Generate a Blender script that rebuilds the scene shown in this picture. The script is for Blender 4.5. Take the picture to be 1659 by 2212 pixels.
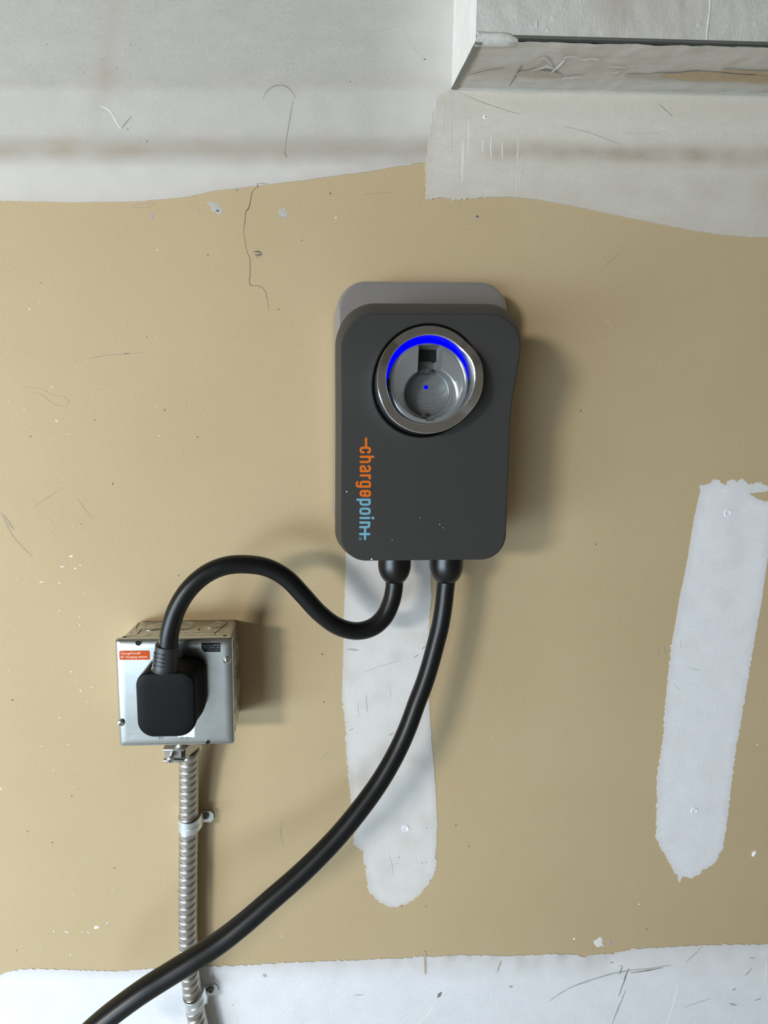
import bpy, bmesh, math, random
from mathutils import Vector, Matrix, noise
from mathutils.geometry import delaunay_2d_cdt

random.seed(7)
S = bpy.context.scene
for o in list(bpy.data.objects):
    bpy.data.objects.remove(o)
COL = S.collection

# ------------------------------------------------------------------ camera
W_PX, H_PX, F_PX = 1659.0, 2212.0, 893.0
DIST, ZC = 0.5, 1.00                      # camera is half a metre off the wall plane y = 0
PITCH, YAW, ROLL = math.radians(5.05), math.radians(1.46), 0.005
CX = 625 + F_PX * math.tan(YAW)
CY = 1106.0
cam_d = bpy.data.cameras.new('camera')
cam_d.sensor_fit = 'HORIZONTAL'
cam_d.sensor_width = 36.0
cam_d.lens = 36.0 * F_PX / W_PX
cam_d.shift_x = (W_PX / 2 - CX) / W_PX
cam_d.clip_start = 0.01
cam = bpy.data.objects.new('camera', cam_d)
COL.objects.link(cam)
RM = (Matrix.Rotation(-YAW, 3, 'Z') @ Matrix.Rotation(math.pi / 2 - PITCH, 3, 'X')
      @ Matrix.Rotation(-ROLL, 3, 'Z'))
CAMLOC = Vector((0, -DIST, ZC))
cam.matrix_world = Matrix.Translation(CAMLOC) @ RM.to_4x4()
S.camera = cam

# ------------------------------------------------------------------ light
S.view_settings.view_transform = 'Standard'
S.view_settings.look = 'None'
S.view_settings.gamma = 1.0
S.view_settings.use_curve_mapping = False
S.view_settings.exposure = 0.0

wd = bpy.data.worlds.new('world')
S.world = wd
wd.use_nodes = True
wd.node_tree.nodes['Background'].inputs['Color'].default_value = (1.0, 0.90, 0.74, 1)
wd.node_tree.nodes['Background'].inputs['Strength'].default_value = 0.125


def area(name, loc, target, sx, sy, power, color):
    l = bpy.data.lights.new(name, 'AREA')
    l.shape = 'RECTANGLE'
    l.size, l.size_y = sx, sy
    l.energy = power
    l.color = color
    o = bpy.data.objects.new(name, l)
    COL.objects.link(o)
    o.location = loc
    o.rotation_euler = (Vector(target) - Vector(loc)).to_track_quat('-Z', 'Y').to_euler()
    return o


# two unseen area lamps: a small assumed key and an added low, soft fill
area('assumed_key_lamp', (-1.72, -1.80, ZC + 0.16), (0.1, 0, ZC), 0.32, 0.20, 33, (1.0, 0.965, 0.91))  # assumed source at the left, placed from the shadow directions; no window built
area('added_low_fill_lamp', (-1.7, -1.7, 0.32), (0.40, -0.25, 0.10), 1.8, 0.60, 67, (0.67, 0.84, 1.0))  # added lamp, brightens and cools the lower wall and floor; no door built


# ------------------------------------------------------------------ helpers
def P(px, py, d=0.0):
    """photo pixel -> point at d millimetres in front of the wall"""
    v = RM @ Vector(((px - CX) / F_PX, -(py - CY) / F_PX, -1.0))
    t = (DIST - d / 1000.0) / v.y
    return CAMLOC + v * t


def mm(px, d):
    """length of px photo pixels at depth d, in metres"""
    return px / F_PX * (DIST - d / 1000.0)


def link(name, me, mat=None, parent=None, smooth=False, angle=None):
    o = bpy.data.objects.new(name, me)
    COL.objects.link(o)
    if mat is not None:
        me.materials.append(mat)
    if parent is not None:
        o.parent = parent
    if smooth:
        me.polygons.foreach_set('use_smooth', [True] * len(me.polygons))
        if angle:
            me.set_sharp_from_angle(angle=math.radians(angle))
    return o


def from_bm(name, bm, mat, parent=None, smooth=False, angle=None):
    bmesh.ops.recalc_face_normals(bm, faces=bm.faces)
    me = bpy.data.meshes.new(name)
    bm.to_mesh(me)
    bm.free()
    return link(name, me, mat, parent, smooth, angle)


def empty(name, loc, label, cat, group=None):
    o = bpy.data.objects.new(name, None)
    o.empty_display_size = 0.02
    COL.objects.link(o)
    o['label'] = label
    o['category'] = cat
    if group:
        o['group'] = group
    return o


def tag(o, label, cat, group=None):
    o['label'] = label
    o['category'] = cat
    if group:
        o['group'] = group
    return o


def loft(bm, rings, closed=True, cap0=True, cap1=True):
    vs = [[bm.verts.new(p) for p in r] for r in rings]
    n = len(rings[0])
    for a, b in zip(vs[:-1], vs[1:]):
        for i in range(n if closed else n - 1):
            j = (i + 1) % n
            bm.faces.new((a[i], a[j], b[j], b[i]))
    if cap0:
        bm.faces.new(vs[0][::-1])
    if cap1:
        bm.faces.new(vs[-1])
    return vs


def rrect(l, r, b, t, radii, n=12):
    """rounded rectangle as (x, z) points; radii tl, tr, br, bl"""
    tl, tr, br, bl = radii
    out = []
    for cx, cz, rad, a0 in ((r - tr, t - tr, tr, 0), (l + tl, t - tl, tl, 90), (l + bl, b + bl, bl, 180), (r - br, b + br, br, 270)):
        for i in range(n + 1):
            a = math.radians(a0 + 90.0 * i / n)
            out.append((cx + rad * math.cos(a), cz + rad * math.sin(a)))
    return out


def box_bm(bm, lo, hi, bev=0.0, seg=2):
    r = bmesh.ops.create_cube(bm, size=1.0)
    for v in r['verts']:
        for k in range(3):
            v.co[k] = lo[k] + (v.co[k] + 0.5) * (hi[k] - lo[k])
    if bev:
        es = list({e for v in r['verts'] for e in v.link_edges})
        bmesh.ops.bevel(bm, geom=es, offset=bev, segments=seg, affect='EDGES', profile=0.5)


def box(name, lo, hi, mat, parent=None, bev=0.0, seg=2):
    bm = bmesh.new()
    box_bm(bm, lo, hi, bev, seg)
    return from_bm(name, bm, mat, parent, bev > 0, 40)


def lathe(name, origin, axis, prof, mat, parent=None, n=48, angle=35, up=None):
    """prof: list of (radius, height along axis)"""
    axis = Vector(axis).normalized()
    u = axis.orthogonal().normalized() if up is None else Vector(up)
    w = axis.cross(u).normalized()
    bm = bmesh.new()
    rings = []
    for r, h in prof:
        r = max(r, 1e-6)
        rings.append([Vector(origin) + axis * h + (u * math.cos(2 * math.pi * i / n) + w * math.sin(2 * math.pi * i / n)) * r for i in range(n)])
    loft(bm, rings)
    return from_bm(name, bm, mat, parent, True, angle)


def catmull(pts, per=10):
    out = []
    n = len(pts)
    for i in range(n - 1):
        p0 = pts[max(i - 1, 0)]; p1 = pts[i]; p2 = pts[i + 1]; p3 = pts[min(i + 2, n - 1)]
        for k in range(per):
            t = k / per
            out.append(0.5 * ((2 * p1) + (p2 - p0) * t + (2 * p0 - 5 * p1 + 4 * p2 - p3) * t * t + (3 * p1 - p0 - 3 * p2 + p3) * t ** 3))
    out.append(pts[-1])
    return out


def frames(path):
    fr = []
    u = None
    for i, p in enumerate(path):
        t = (path[min(i + 1, len(path) - 1)] - path[max(i - 1, 0)]).normalized()
        if u is None:
            u = t.orthogonal().normalized()
        u = (u - t * u.dot(t)).normalized()
        fr.append((p, t, u, t.cross(u)))
    return fr


def tube(name, path, rad, mat, parent=None, n=24):
    bm = bmesh.new()
    rings = []
    for k, (p, t, u, w) in enumerate(frames(path)):
        r = rad(k / (len(path) - 1)) if callable(rad) else rad
        rings.append([p + (u * math.cos(2 * math.pi * i / n) + w * math.sin(2 * math.pi * i / n)) * r for i in range(n)])
    loft(bm, rings)
    return from_bm(name, bm, mat, parent, True, 50)


def prism(name, pts, d0, d1, mat, parent=None, smooth=False):
    """(x, z) outline extruded from depth d0 to d1 (metres in front of the wall)"""
    bm = bmesh.new()
    loft(bm, [[Vector((x, -d0, z)) for x, z in pts], [Vector((x, -d1, z)) for x, z in pts]])
    return from_bm(name, bm, mat, parent, smooth, 35)


def text_mesh(name, body, size, mat, parent, loc, align='LEFT', extrude=0.0001, xs=1.0, bold=0.0, rot=0.0):
    cu = bpy.data.curves.new(name, 'FONT')
    cu.body = body
    cu.size = size
    cu.align_x = align
    cu.extrude = extrude
    cu.offset = bold
    cu.resolution_u = 3
    tmp = bpy.data.objects.new(name + '_tmp', cu)
    COL.objects.link(tmp)
    dg = bpy.context.evaluated_depsgraph_get()
    me = bpy.data.meshes.new_from_object(tmp.evaluated_get(dg))
    bpy.data.objects.remove(tmp)
    bpy.data.curves.remove(cu)
    me.name = name
    M = Matrix.Translation(loc) @ Matrix.Rotation(rot, 4, 'Y') @ Matrix.Rotation(math.pi / 2, 4, 'X') @ Matrix.Diagonal((xs, 1, 1, 1))
    me.transform(M)
    me.materials.clear()
    return link(name, me, mat, parent)


# ------------------------------------------------------------------ materials
def srgb(r, g, b):
    f = lambda c: c / 12.92 if c <= 0.04045 else ((c + 0.055) / 1.055) ** 2.4
    return (f(r / 255), f(g / 255), f(b / 255), 1.0)


class NT:
    def __init__(self, name):
        self.m = bpy.data.materials.new(name)
        self.m.use_nodes = True
        self.t = self.m.node_tree
        self.b = self.t.nodes['Principled BSDF']
        self.pos = None

    def n(self, kind, **kw):
        nd = self.t.nodes.new(kind)
        for k, v in kw.items():
            setattr(nd, k, v)
        return nd

    def l(self, a, b):
        self.t.links.new(a, b)

    def coords(self, scale=(1, 1, 1)):
        g = self.n('ShaderNodeNewGeometry')
        mp = self.n('ShaderNodeMapping')
        mp.inputs['Scale'].default_value = scale
        self.l(g.outputs['Position'], mp.inputs['Vector'])
        return mp.outputs['Vector']

    def noise(self, scale, detail=3, rough=0.55, stretch=(1, 1, 1), dist=0.0):
        nd = self.n('ShaderNodeTexNoise')
        nd.inputs['Scale'].default_value = scale
        nd.inputs['Detail'].default_value = detail
        nd.inputs['Roughness'].default_value = rough
        nd.inputs['Distortion'].default_value = dist
        self.l(self.coords(stretch), nd.inputs['Vector'])
        return nd.outputs['Fac']

    def ramp(self, fac, stops):
        nd = self.n('ShaderNodeValToRGB')
        el = nd.color_ramp.elements
        while len(el) < len(stops):
            el.new(0.5)
        for e, (p, c) in zip(el, stops):
            e.position = p
            e.color = c if len(c) == 4 else (*c, 1)
        self.l(fac, nd.inputs['Fac'])
        return nd.outputs['Color']

    def mix(self, fac, a, b, blend='MIX'):
        nd = self.n('ShaderNodeMix', data_type='RGBA', blend_type=blend)
        for sock, v in ((nd.inputs[0], fac), (nd.inputs[6], a), (nd.inputs[7], b)):
            if hasattr(v, 'links'):
                self.l(v, sock)
            else:
                sock.default_value = v
        return nd.outputs[2]

    def math(self, op, a, b=0.0, clamp=False):
        nd = self.n('ShaderNodeMath', operation=op, use_clamp=clamp)
        for i, v in enumerate((a, b)):
            if hasattr(v, 'links'):
                self.l(v, nd.inputs[i])
            else:
                nd.inputs[i].default_value = v
        return nd.outputs[0]

    def attr(self, name):
        nd = self.n('ShaderNodeAttribute', attribute_name=name)
        return nd.outputs['Fac']

    def bump(self, h, strength, dist=0.001):
        nd = self.n('ShaderNodeBump')
        nd.inputs['Strength'].default_value = strength
        nd.inputs['Distance'].default_value = dist
        self.l(h, nd.inputs['Height'])
        self.l(nd.outputs['Normal'], self.b.inputs['Normal'])
        return nd

    def color(self, v):
        if hasattr(v, 'links'):
            self.l(v, self.b.inputs['Base Color'])
        else:
            self.b.inputs['Base Color'].default_value = v

    def set(self, **kw):
        for k, v in kw.items():
            self.b.inputs[k.replace('_', ' ')].default_value = v
        return self


def simple(name, col, rough=0.5, metal=0.0, grain=0.0, gscale=800, var=0.06, spec=0.5):
    t = NT(name)
    nz = t.noise(gscale, 3)
    d = tuple(c * (1 - var) for c in col[:3]) + (1,)
    u = tuple(min(1, c * (1 + var)) for c in col[:3]) + (1,)
    t.color(t.ramp(nz, [(0.3, d), (0.7, u)]))
    t.set(Roughness=rough, Metallic=metal)
    t.b.inputs['Specular IOR Level'].default_value = spec
    if grain:
        t.bump(nz, grain, 0.0002)
    return t.m


TAN = srgb(205, 186, 150)
TAN_D = srgb(190, 170, 132)


def paper_material():
    t = NT('drywall_paper')
    big = t.noise(4.0, 4, 0.6)
    fib = t.noise(520, 4, 0.7, (1, 1, 1.25))
    fine = t.noise(1500, 2, 0.6)
    c = t.ramp(big, [(0.25, srgb(180, 158, 120)), (0.75, srgb(190, 169, 133))])
    c = t.mix(0.24, c, t.ramp(fib, [(0.32, srgb(134, 113, 80)), (0.5, srgb(187, 166, 130)), (0.72, srgb(212, 194, 160))]))
    c = t.mix(0.10, c, t.ramp(fine, [(0.35, srgb(130, 112, 80)), (0.65, srgb(235, 220, 190))]))
    t.color(c)
    t.set(Roughness=0.85)
    t.b.inputs['Specular IOR Level'].default_value = 0.25
    t.bump(fib, 0.12, 0.0006)
    return t.m


def compound_material(name, tone, streak=(1, 1, 1), bump=0.25):
    """joint compound: attribute 'thin' lets the paper tint show through"""
    t = NT(name)
    m1 = t.noise(28, 5, 0.62, streak)
    m2 = t.noise(260, 4, 0.65, streak)
    a = tuple(x * 0.93 for x in tone[:3]) + (1,)
    b = tuple(min(1, x * 1.04) for x in tone[:3]) + (1,)
    c = t.ramp(m1, [(0.3, a), (0.7, b)])
    c = t.mix(0.16, c, t.ramp(m2, [(0.3, srgb(160, 150, 140)), (0.7, srgb(235, 235, 235))]))
    c = t.mix(t.attr('pale'), c, srgb(208, 203, 196))
    thin = t.attr('thin')
    th = t.math('MULTIPLY', thin, t.math('ADD', t.math('MULTIPLY', m2, 1.3), t.math('MULTIPLY', m1, 0.9)), clamp=True)
    c = t.mix(th, c, srgb(170, 158, 142))
    t.color(c)
    t.set(Roughness=0.7)
    t.b.inputs['Specular IOR Level'].default_value = 0.3
    h = t.math('ADD', t.math('MULTIPLY', m1, 1.0), t.math('MULTIPLY', m2, 0.25))
    t.bump(h, bump, 0.002)
    return t.m


M = {}
M['paper'] = paper_material()
M['mud_top'] = compound_material('joint_compound_painted', srgb(205, 199, 186), (1, 1, 2.5), 0.10)
M['mud_grey'] = compound_material('dimmed_grey_paint_compound', srgb(178, 174, 166), (1, 1, 2.5), 0.10)  # grey paint, with the dimmer light of the upper left put into it
M['mud'] = compound_material('joint_compound', srgb(224, 221, 217), (1.6, 1, 1), 0.15)
M['mud_low'] = compound_material('joint_compound_smooth', srgb(232, 233, 236), (1, 1, 1), 0.12)
M['soffit'] = compound_material('soffit_compound', srgb(196, 192, 185), (1.8, 1.8, 1), 0.6)
M['soffit_side'] = compound_material('soffit_side_lit_tone', srgb(228, 226, 220), (2, 2, 0.6), 0.3)  # soffit compound toned lighter: daylight from the left put into its colour
M['soffit_under'] = compound_material('soffit_underside', srgb(208, 201, 190), (0.5, 3, 1), 0.35)
M['white_fleck'] = simple('white_paint_fleck', srgb(232, 230, 226), 0.5)
M['pencil'] = simple('pencil_mark', srgb(98, 80, 58), 0.8)
M['pencil_soft'] = simple('faint_pencil_mark', srgb(158, 146, 128), 0.8)
M['scuff'] = simple('grey_scuff', srgb(128, 123, 115), 0.7)
M['scuff_soft'] = simple('faint_scuff', srgb(176, 174, 172), 0.7)
M['stain'] = simple('tan_stain', srgb(176, 154, 122), 0.8, gscale=200)
M['stain_soft'] = simple('faint_tan_stain', srgb(178, 164, 148), 0.8, gscale=200)
M['bead_metal'] = simple('corner_bead_metal', srgb(140, 142, 136), 0.45, 0.7, 0.4, 300)
M['black_gap'] = simple('gap_shade', srgb(14, 13, 13), 0.9)  # near-black standing in for the shade inside gaps, holes and slots


def thing_material_cover():
    t = NT('charger_cover_plastic')
    nz = t.noise(2600, 2, 0.5)
    t.color(t.ramp(nz, [(0.3, srgb(55, 54, 52)), (0.7, srgb(62, 61, 59))]))
    t.set(Roughness=0.48)
    t.b.inputs['Specular IOR Level'].default_value = 0.18
    t.bump(nz, 0.12, 0.0002)
    return t.m


M['cover'] = thing_material_cover()
M['silver'] = simple('silver_backplate', srgb(168, 162, 158), 0.30, 0.55, 0.05, 1500, 0.03)
M['black'] = simple('black_plastic', srgb(8, 8, 9), 0.35)
M['rubber'] = simple('black_cable_rubber', srgb(12, 13, 14), 0.38, 0, 0.15, 900, spec=0.36)
M['plug'] = simple('plug_plastic', srgb(12, 12, 13), 0.5, 0, 0.1, 1800, spec=0.14)
M['boot'] = simple('strain_relief_rubber', srgb(46, 47, 50), 0.5, 0, 0.1, 1500)
M['cup'] = simple('silver_holster_plastic', srgb(156, 159, 160), 0.28, 0.60, 0.03, 1800, 0.03)
M['disc'] = simple('grey_holster_floor', srgb(112, 114, 114), 0.38, 0.3, 0.03, 900, 0.04)
M['disc_text'] = simple('raised_grey_lettering', srgb(134, 136, 136), 0.4, 0.3)
M['dark_grey'] = simple('dark_grey_plastic', srgb(74, 75, 74), 0.5)
M['orange'] = simple('orange_print', srgb(206, 100, 14), 0.5, gscale=2000, var=0.02)
M['blue_print'] = simple('pale_blue_print', srgb(108, 158, 178), 0.5, gscale=2000, var=0.02)
M['orange_label'] = simple('orange_sticker', srgb(196, 76, 6), 0.55, gscale=900, var=0.02, spec=0.15)
M['black_label'] = simple('black_sticker', srgb(9, 9, 10), 0.6, spec=0.2)
M['white_label'] = simple('white_sticker', srgb(232, 234, 235), 0.5)
M['peach_text'] = simple('pale_sticker_lettering', srgb(248, 212, 192), 0.5)
M['grey_text'] = simple('grey_sticker_lettering', srgb(150, 152, 154), 0.5)
M['ink'] = simple('dark_stamped_ink', srgb(96, 98, 100), 0.6)


def led_material():
    t = NT('blue_led_glow')
    t.color((0.0, 0.0, 0.02, 1))
    t.b.inputs['Specular IOR Level'].default_value = 0.0
    t.b.inputs['Emission Color'].default_value = (0.0, 0.0, 1.0, 1)
    t.b.inputs['Emission Strength'].default_value = 1.6
    return t.m


M['led'] = led_material()


def metal_material(name, col, rough, brush=None, var=0.12, bstr=0.15, mott=60):
    t = NT(name)
    big = t.noise(mott, 4, 0.6)
    t.color(t.ramp(big, [(0.3, tuple(c * (1 - var) for c in col[:3])), (0.7, tuple(min(1, c * (1 + var)) for c in col[:3]))]))
    t.set(Metallic=1.0)
    br = t.noise(300, 3, 0.6, brush or (1, 1, 1))
    rr = t.math('ADD', t.math('MULTIPLY', br, 0.16), rough - 0.08)
    t.l(rr, t.b.inputs['Roughness'])
    t.bump(br, bstr, 0.0002)
    return t.m


M['chrome'] = metal_material('brushed_chrome', (0.70, 0.72, 0.74), 0.24, (1, 1, 1), 0.02, 0.02)
M['galv'] = metal_material('galvanized_cover', (0.56, 0.60, 0.61), 0.24, (0.15, 1, 6), 0.05, 0.25)
M['galv_box'] = metal_material('galvanized_box', (0.54, 0.54, 0.52), 0.38, (1, 1, 1), 0.22, 0.5, 160)
M['conduit'] = metal_material('steel_conduit', (0.56, 0.54, 0.51), 0.36, (1, 1, 1), 0.08, 0.15, 120)
M['zinc'] = metal_material('zinc_plated_steel', (0.84, 0.90, 0.91), 0.40, (1, 1, 1), 0.06, 0.1, 150)
M['screw'] = metal_material('screw_steel', (0.66, 0.70, 0.70), 0.25, (1, 1, 1), 0.06, 0.05)
M['dark_screw'] = metal_material('dark_screw_steel', (0.22, 0.23, 0.22), 0.35, (1, 1, 1), 0.1, 0.05)
M['cast'] = metal_material('cast_zinc', (0.50, 0.49, 0.47), 0.32, (1, 1, 1), 0.15, 0.2, 200)

# ------------------------------------------------------------------ wall and floor
bm = bmesh.new()
box_bm(bm, (-2.2, 0.0, 0.0), (2.2, 0.10, 2.46))
wall = from_bm('wall_back', bm, M['paper'])
wall['kind'] = 'structure'
wall['label'] = 'unpainted tan drywall with white joint compound bands'

fl = NT('concrete_floor')
fl.color(fl.ramp(fl.noise(6, 5), [(0.3, srgb(176, 176, 174)), (0.7, srgb(196, 196, 193))]))
fl.set(Roughness=0.8)
bm = bmesh.new()
box_bm(bm, (-2.2, -3.6, -0.06), (2.2, 0.10, 0.0))
floor = from_bm('floor', bm, fl.m)
floor['kind'] = 'structure'
floor['label'] = 'grey concrete garage floor'


cl = NT('ceiling_board')
cl.color(cl.ramp(cl.noise(5, 5), [(0.3, srgb(96, 86, 72)), (0.7, srgb(116, 106, 90))]))
cl.set(Roughness=0.9)
bm = bmesh.new()
box_bm(bm, (-2.2, -3.6, 2.4), (2.2, 0.10, 2.46))
ceil = from_bm('ceiling', bm, cl.m)
ceil['kind'] = 'structure'
ceil['label'] = 'unpainted garage ceiling'


# ------------------------------------------------------------------ joint compound patches
def seg_dist(p, pts):
    best = 1e9
    for a, b in zip(pts, pts[1:] + pts[:1]):
        ax, ay = a; bx, by = b
        dx, dy = bx - ax, by - ay
        L = dx * dx + dy * dy
        t = 0 if L == 0 else max(0, min(1, ((p[0] - ax) * dx + (p[1] - ay) * dy) / L))
        d = (p[0] - ax - dx * t) ** 2 + (p[1] - ay - dy * t) ** 2
        if d < best:
            best = d
    return math.sqrt(best)


def inside(p, pts):
    c = False
    x, y = p
    j = len(pts) - 1
    for i in range(len(pts)):
        xi, yi = pts[i]; xj, yj = pts[j]
        if (yi > y) != (yj > y) and x < (xj - xi) * (y - yi) / (yj - yi) + xi:
            c = not c
        j = i
    return c


def ragged(pts, step, amp, rough, seed):
    """resample a closed outline and roughen it; rough(x, y) scales the raggedness"""
    out = []
    k = 0
    for a, b in zip(pts, pts[1:] + pts[:1]):
        L = math.hypot(b[0] - a[0], b[1] - a[1])
        n = max(1, int(L / step))
        nx, ny = -(b[1] - a[1]) / (L + 1e-9), (b[0] - a[0]) / (L + 1e-9)
        for i in range(n):
            t = i / n
            x, y = a[0] + (b[0] - a[0]) * t, a[1] + (b[1] - a[1]) * t
            r = rough(x, y) * amp
            q = Vector((x * 0.11, y * 0.11, seed))
            d = r * (noise.noise(q) * 0.7 + noise.noise(q * 4.1) * 0.9)
            out.append((x + nx * d, y + ny * d))
            k += 1
    return out


def patch(name, pts, mat, depth, thin, spacing=14, step=5, amp=3.0, rough=lambda x, y: 1.0, seed=0.0, parent=wall, label=None, edge_w=16.0, edge_v=0.55, grid=True, pale=None):
    out = ragged(pts, step, amp, rough, seed)
    xs = [p[0] for p in out]; ys = [p[1] for p in out]
    inner = []
    if grid:
        y = min(ys)
        while y < max(ys):
            x = min(xs)
            while x < max(xs):
                q = (x + random.uniform(-.2, .2) * spacing, y + random.uniform(-.2, .2) * spacing)
                if inside(q, pts) and seg_dist(q, pts) > spacing * 0.7:
                    inner.append(q)
                x += spacing
            y += spacing
    n = len(out)
    allp = [Vector(p) for p in out + inner]
    V, E, Fc, *_ = delaunay_2d_cdt(allp, [(i, (i + 1) % n) for i in range(n)], [], 1, 1e-4)
    me = bpy.data.meshes.new(name)
    verts = [P(v.x, v.y, depth) for v in V]
    nv = len(verts)
    # thin skirt down to the wall so the patch has real thickness
    from collections import Counter
    ec = Counter()
    for f in Fc:
        for a, b in zip(f, f[1:] + f[:1]):
            ec[tuple(sorted((a, b)))] += 1
    bverts = {}
    extra = []
    faces = [tuple(f) for f in Fc]
    for (a, b), c in ec.items():
        if c == 1:
            for k in (a, b):
                if k not in bverts:
                    bverts[k] = nv + len(extra)
                    w = verts[k]
                    extra.append(Vector((w.x, 0.0, w.z)))
            faces.append((a, b, bverts[b], bverts[a]))
    me.from_pydata(verts + extra, [], faces)
    bm = bmesh.new(); bm.from_mesh(me); bmesh.ops.recalc_face_normals(bm, faces=bm.faces); bm.to_mesh(me); bm.free()
    at = me.attributes.new('thin', 'FLOAT', 'POINT')
    vals = []
    for v in V:
        e = max(0.0, 1 - seg_dist((v.x, v.y), pts) / edge_w) * edge_v
        vals.append(min(1.0, max(0.0, max(e, thin(v.x, v.y)))))
    vals += [0.6] * len(extra)
    at.data.foreach_set('value', vals)
    if pale:
        ap = me.attributes.new('pale', 'FLOAT', 'POINT')
        ap.data.foreach_set('value', [min(1.0, max(0.0, pale(v.x, v.y))) for v in V] + [0.5] * len(extra))
    o = link(name, me, mat, parent)
    if label:
        o['label'] = label
    return o


def bell(x, c, w):
    return math.exp(-((x - c) / w) ** 2)


def fn(x, y, s, seed=0.0):
    return noise.noise(Vector((x / s, y / s, seed)))


TOP_EDGE = [(-600, 440), (-300, 436), (-40, 433), (60, 435), (170, 437), (300, 435), (400, 426), (470, 411), (560, 401), (650, 390), (750, 376), (800, 370), (850, 361),
            (885, 356), (912, 350), (930, 352)]


def thin_top(x, y):
    yy = y + 10 * fn(x, y, 120, 2)
    s = 0.85 * bell(yy, 322, 22) * (0.75 + 0.6 * fn(x, y, 60, 5))
    s += 0.10 * bell(yy, 175, 22)
    s += 0.14 * max(0, min(1, (y - 350) / 60))
    # old watermark streak at the upper left
    cx = 255 - (y + 20) * 0.16
    if y < 300:
        s += 0.30 * bell(x, cx, 14) * max(0, 1 - max(0, y - 150) / 150)
        s += 0.30 * bell(x, 232, 24) * bell(y, 160, 38)
    return s


def ramp01(v, a, b):
    t = max(0.0, min(1.0, (v - a) / (b - a)))
    return t * t * (3 - 2 * t)


def pale_top(x, y):
    # bare compound below the dimmed grey paint, and a paler tone near the soffit
    yy = y + 8 * fn(x, y, 70, 12)
    p = 0.85 * ramp01(yy, 325, 372) + 0.35 * ramp01(yy, 185, 200) * (1 - ramp01(yy, 285, 310))
    p += 0.55 * ramp01(x, 780, 930) * (1 - ramp01(yy, 300, 330))
    return p + 0.15 * fn(x, y, 45, 7)


patch('joint_compound_patch', TOP_EDGE + [(960, 300), (1010, 120), (1010, -500), (-600, -500)], M['mud_grey'], 0.5, thin_top, spacing=18,
      step=6, amp=2.2, rough=lambda x, y: 1.6 if x > 870 else 0.6, seed=1.0, edge_w=14, edge_v=0.25, pale=pale_top,
      label='wide white joint compound band along the top of the wall')

TOP_R = [(920, 356), (921, 430), (960, 427), (985, 432), (1010, 430), (1045, 426), (1100, 425), (1160, 430), (1240, 445), (1310, 460), (1380, 475), (1440, 486),
         (1500, 498), (1560, 507), (1620, 512), (1700, 514), (1900, 516), (2300, 500), (2300, 120), (1010, 120), (990, 160), (974, 190), (952, 204), (937, 235), (927, 290)]


def thin_topr(x, y):
    yy = y + 8 * fn(x, y, 110, 4)
    s = 0.85 * bell(yy, 326 + (x - 1050) * 0.018, 19) * (1 / (1 + math.exp(-(x - 1060) / 22))) * (0.85 + 0.5 * fn(x, y, 40, 9))
    s += 0.20 * max(0, min(1, (yy - 350) / 50)) * (0.9 + fn(x, y, 60, 3))
    s += 0.16 * bell(yy, 225, 30)
    return s


patch('joint_compound_patch', TOP_R, M['mud_top'], 0.9, thin_topr, spacing=15, step=5, amp=2.4,
      rough=lambda x, y: 1.8 if x < 1060 else 0.5, seed=2.0, edge_w=12, edge_v=0.25,
      label='white joint compound band under the soffit')

STRIP = [(748, 1150), (746, 1250), (743, 1330), (742, 1400), (740, 1470), (739, 1510), (746, 1560), (748, 1610), (752, 1670), (757, 1720), (762, 1780), (765, 1825),
         (782, 1838), (789, 1870), (793, 1900), (797, 1925), (815, 1945), (838, 1958), (860, 1960), (885, 1950), (910, 1930), (930, 1902), (942, 1880), (944, 1860),
         (940, 1850), (943, 1830), (945, 1780), (942, 1720), (937, 1650), (932, 1600), (928, 1530), (927, 1450), (926, 1400), (928, 1330), (932, 1290), (930, 1230), (930, 1150)]
patch('joint_compound_patch', STRIP, M['mud'], 0.5, lambda x, y: 0.10 + 0.30 * max(0, fn(x, y, 45, 6)) + 0.12 * bell(y, 1300, 90), spacing=10, step=4, amp=4.2,
      rough=lambda x, y: (1.0 if y > 1520 and x < 860 else 0.25) if y < 1840 else 1.0, seed=3.0, edge_w=14, edge_v=0.35,
      label='vertical white joint compound strip below the charger')

RSTRIP = [(1516, 1049), (1508, 1085), (1499, 1127), (1484, 1221), (1469, 1293), (1461, 1340), (1450, 1403), (1441, 1488), (1433, 1594), (1422, 1667), (1419, 1764), (1418, 1807),
          (1427, 1832), (1444, 1858), (1463, 1890), (1470, 1907), (1474, 1894), (1495, 1898), (1520, 1879), (1543, 1866), (1562, 1832), (1573, 1764), (1579, 1701),
          (1592, 1603), (1609, 1510), (1630, 1382), (1647, 1289), (1659, 1204), (1672, 1110), (1676, 1082), (1652, 1083), (1635, 1076), (1618, 1066), (1656, 1062), (1668, 1052),
          (1640, 1042), (1620, 1047), (1605, 1036), (1592, 1040), (1580, 1034), (1567, 1047), (1556, 1038), (1544, 1034), (1530, 1047)]
patch('joint_compound_patch', RSTRIP, M['mud_low'], 0.5, lambda x, y: 0.06 + 0.22 * max(0, fn(x, y, 60, 8)) * (1 if y < 1400 else 0.4), spacing=12, step=4, amp=4.0,
      rough=lambda x, y: 1.4 if y < 1060 else (0.9 if y > 1380 else 0.3), seed=4.0, edge_w=14, edge_v=0.25,
      label='slanting white joint compound strip with two screw dimples')

LOW = [(-600, 2125), (-200, 2120), (0, 2106), (31, 2095), (67, 2093), (155, 2095), (249, 2098), (337, 2092), (466, 2087), (539, 2085), (622, 2079), (726, 2076), (860, 2070),
       (1004, 2063), (1091, 2065), (1197, 2061), (1245, 2062), (1260, 2069), (1275, 2062), (1322, 2061), (1366, 2050), (1438, 2046), (1534, 2041), (1659, 2040), (1900, 2035), (2300, 2030), (2300, 2700), (-600, 2700)]


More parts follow.
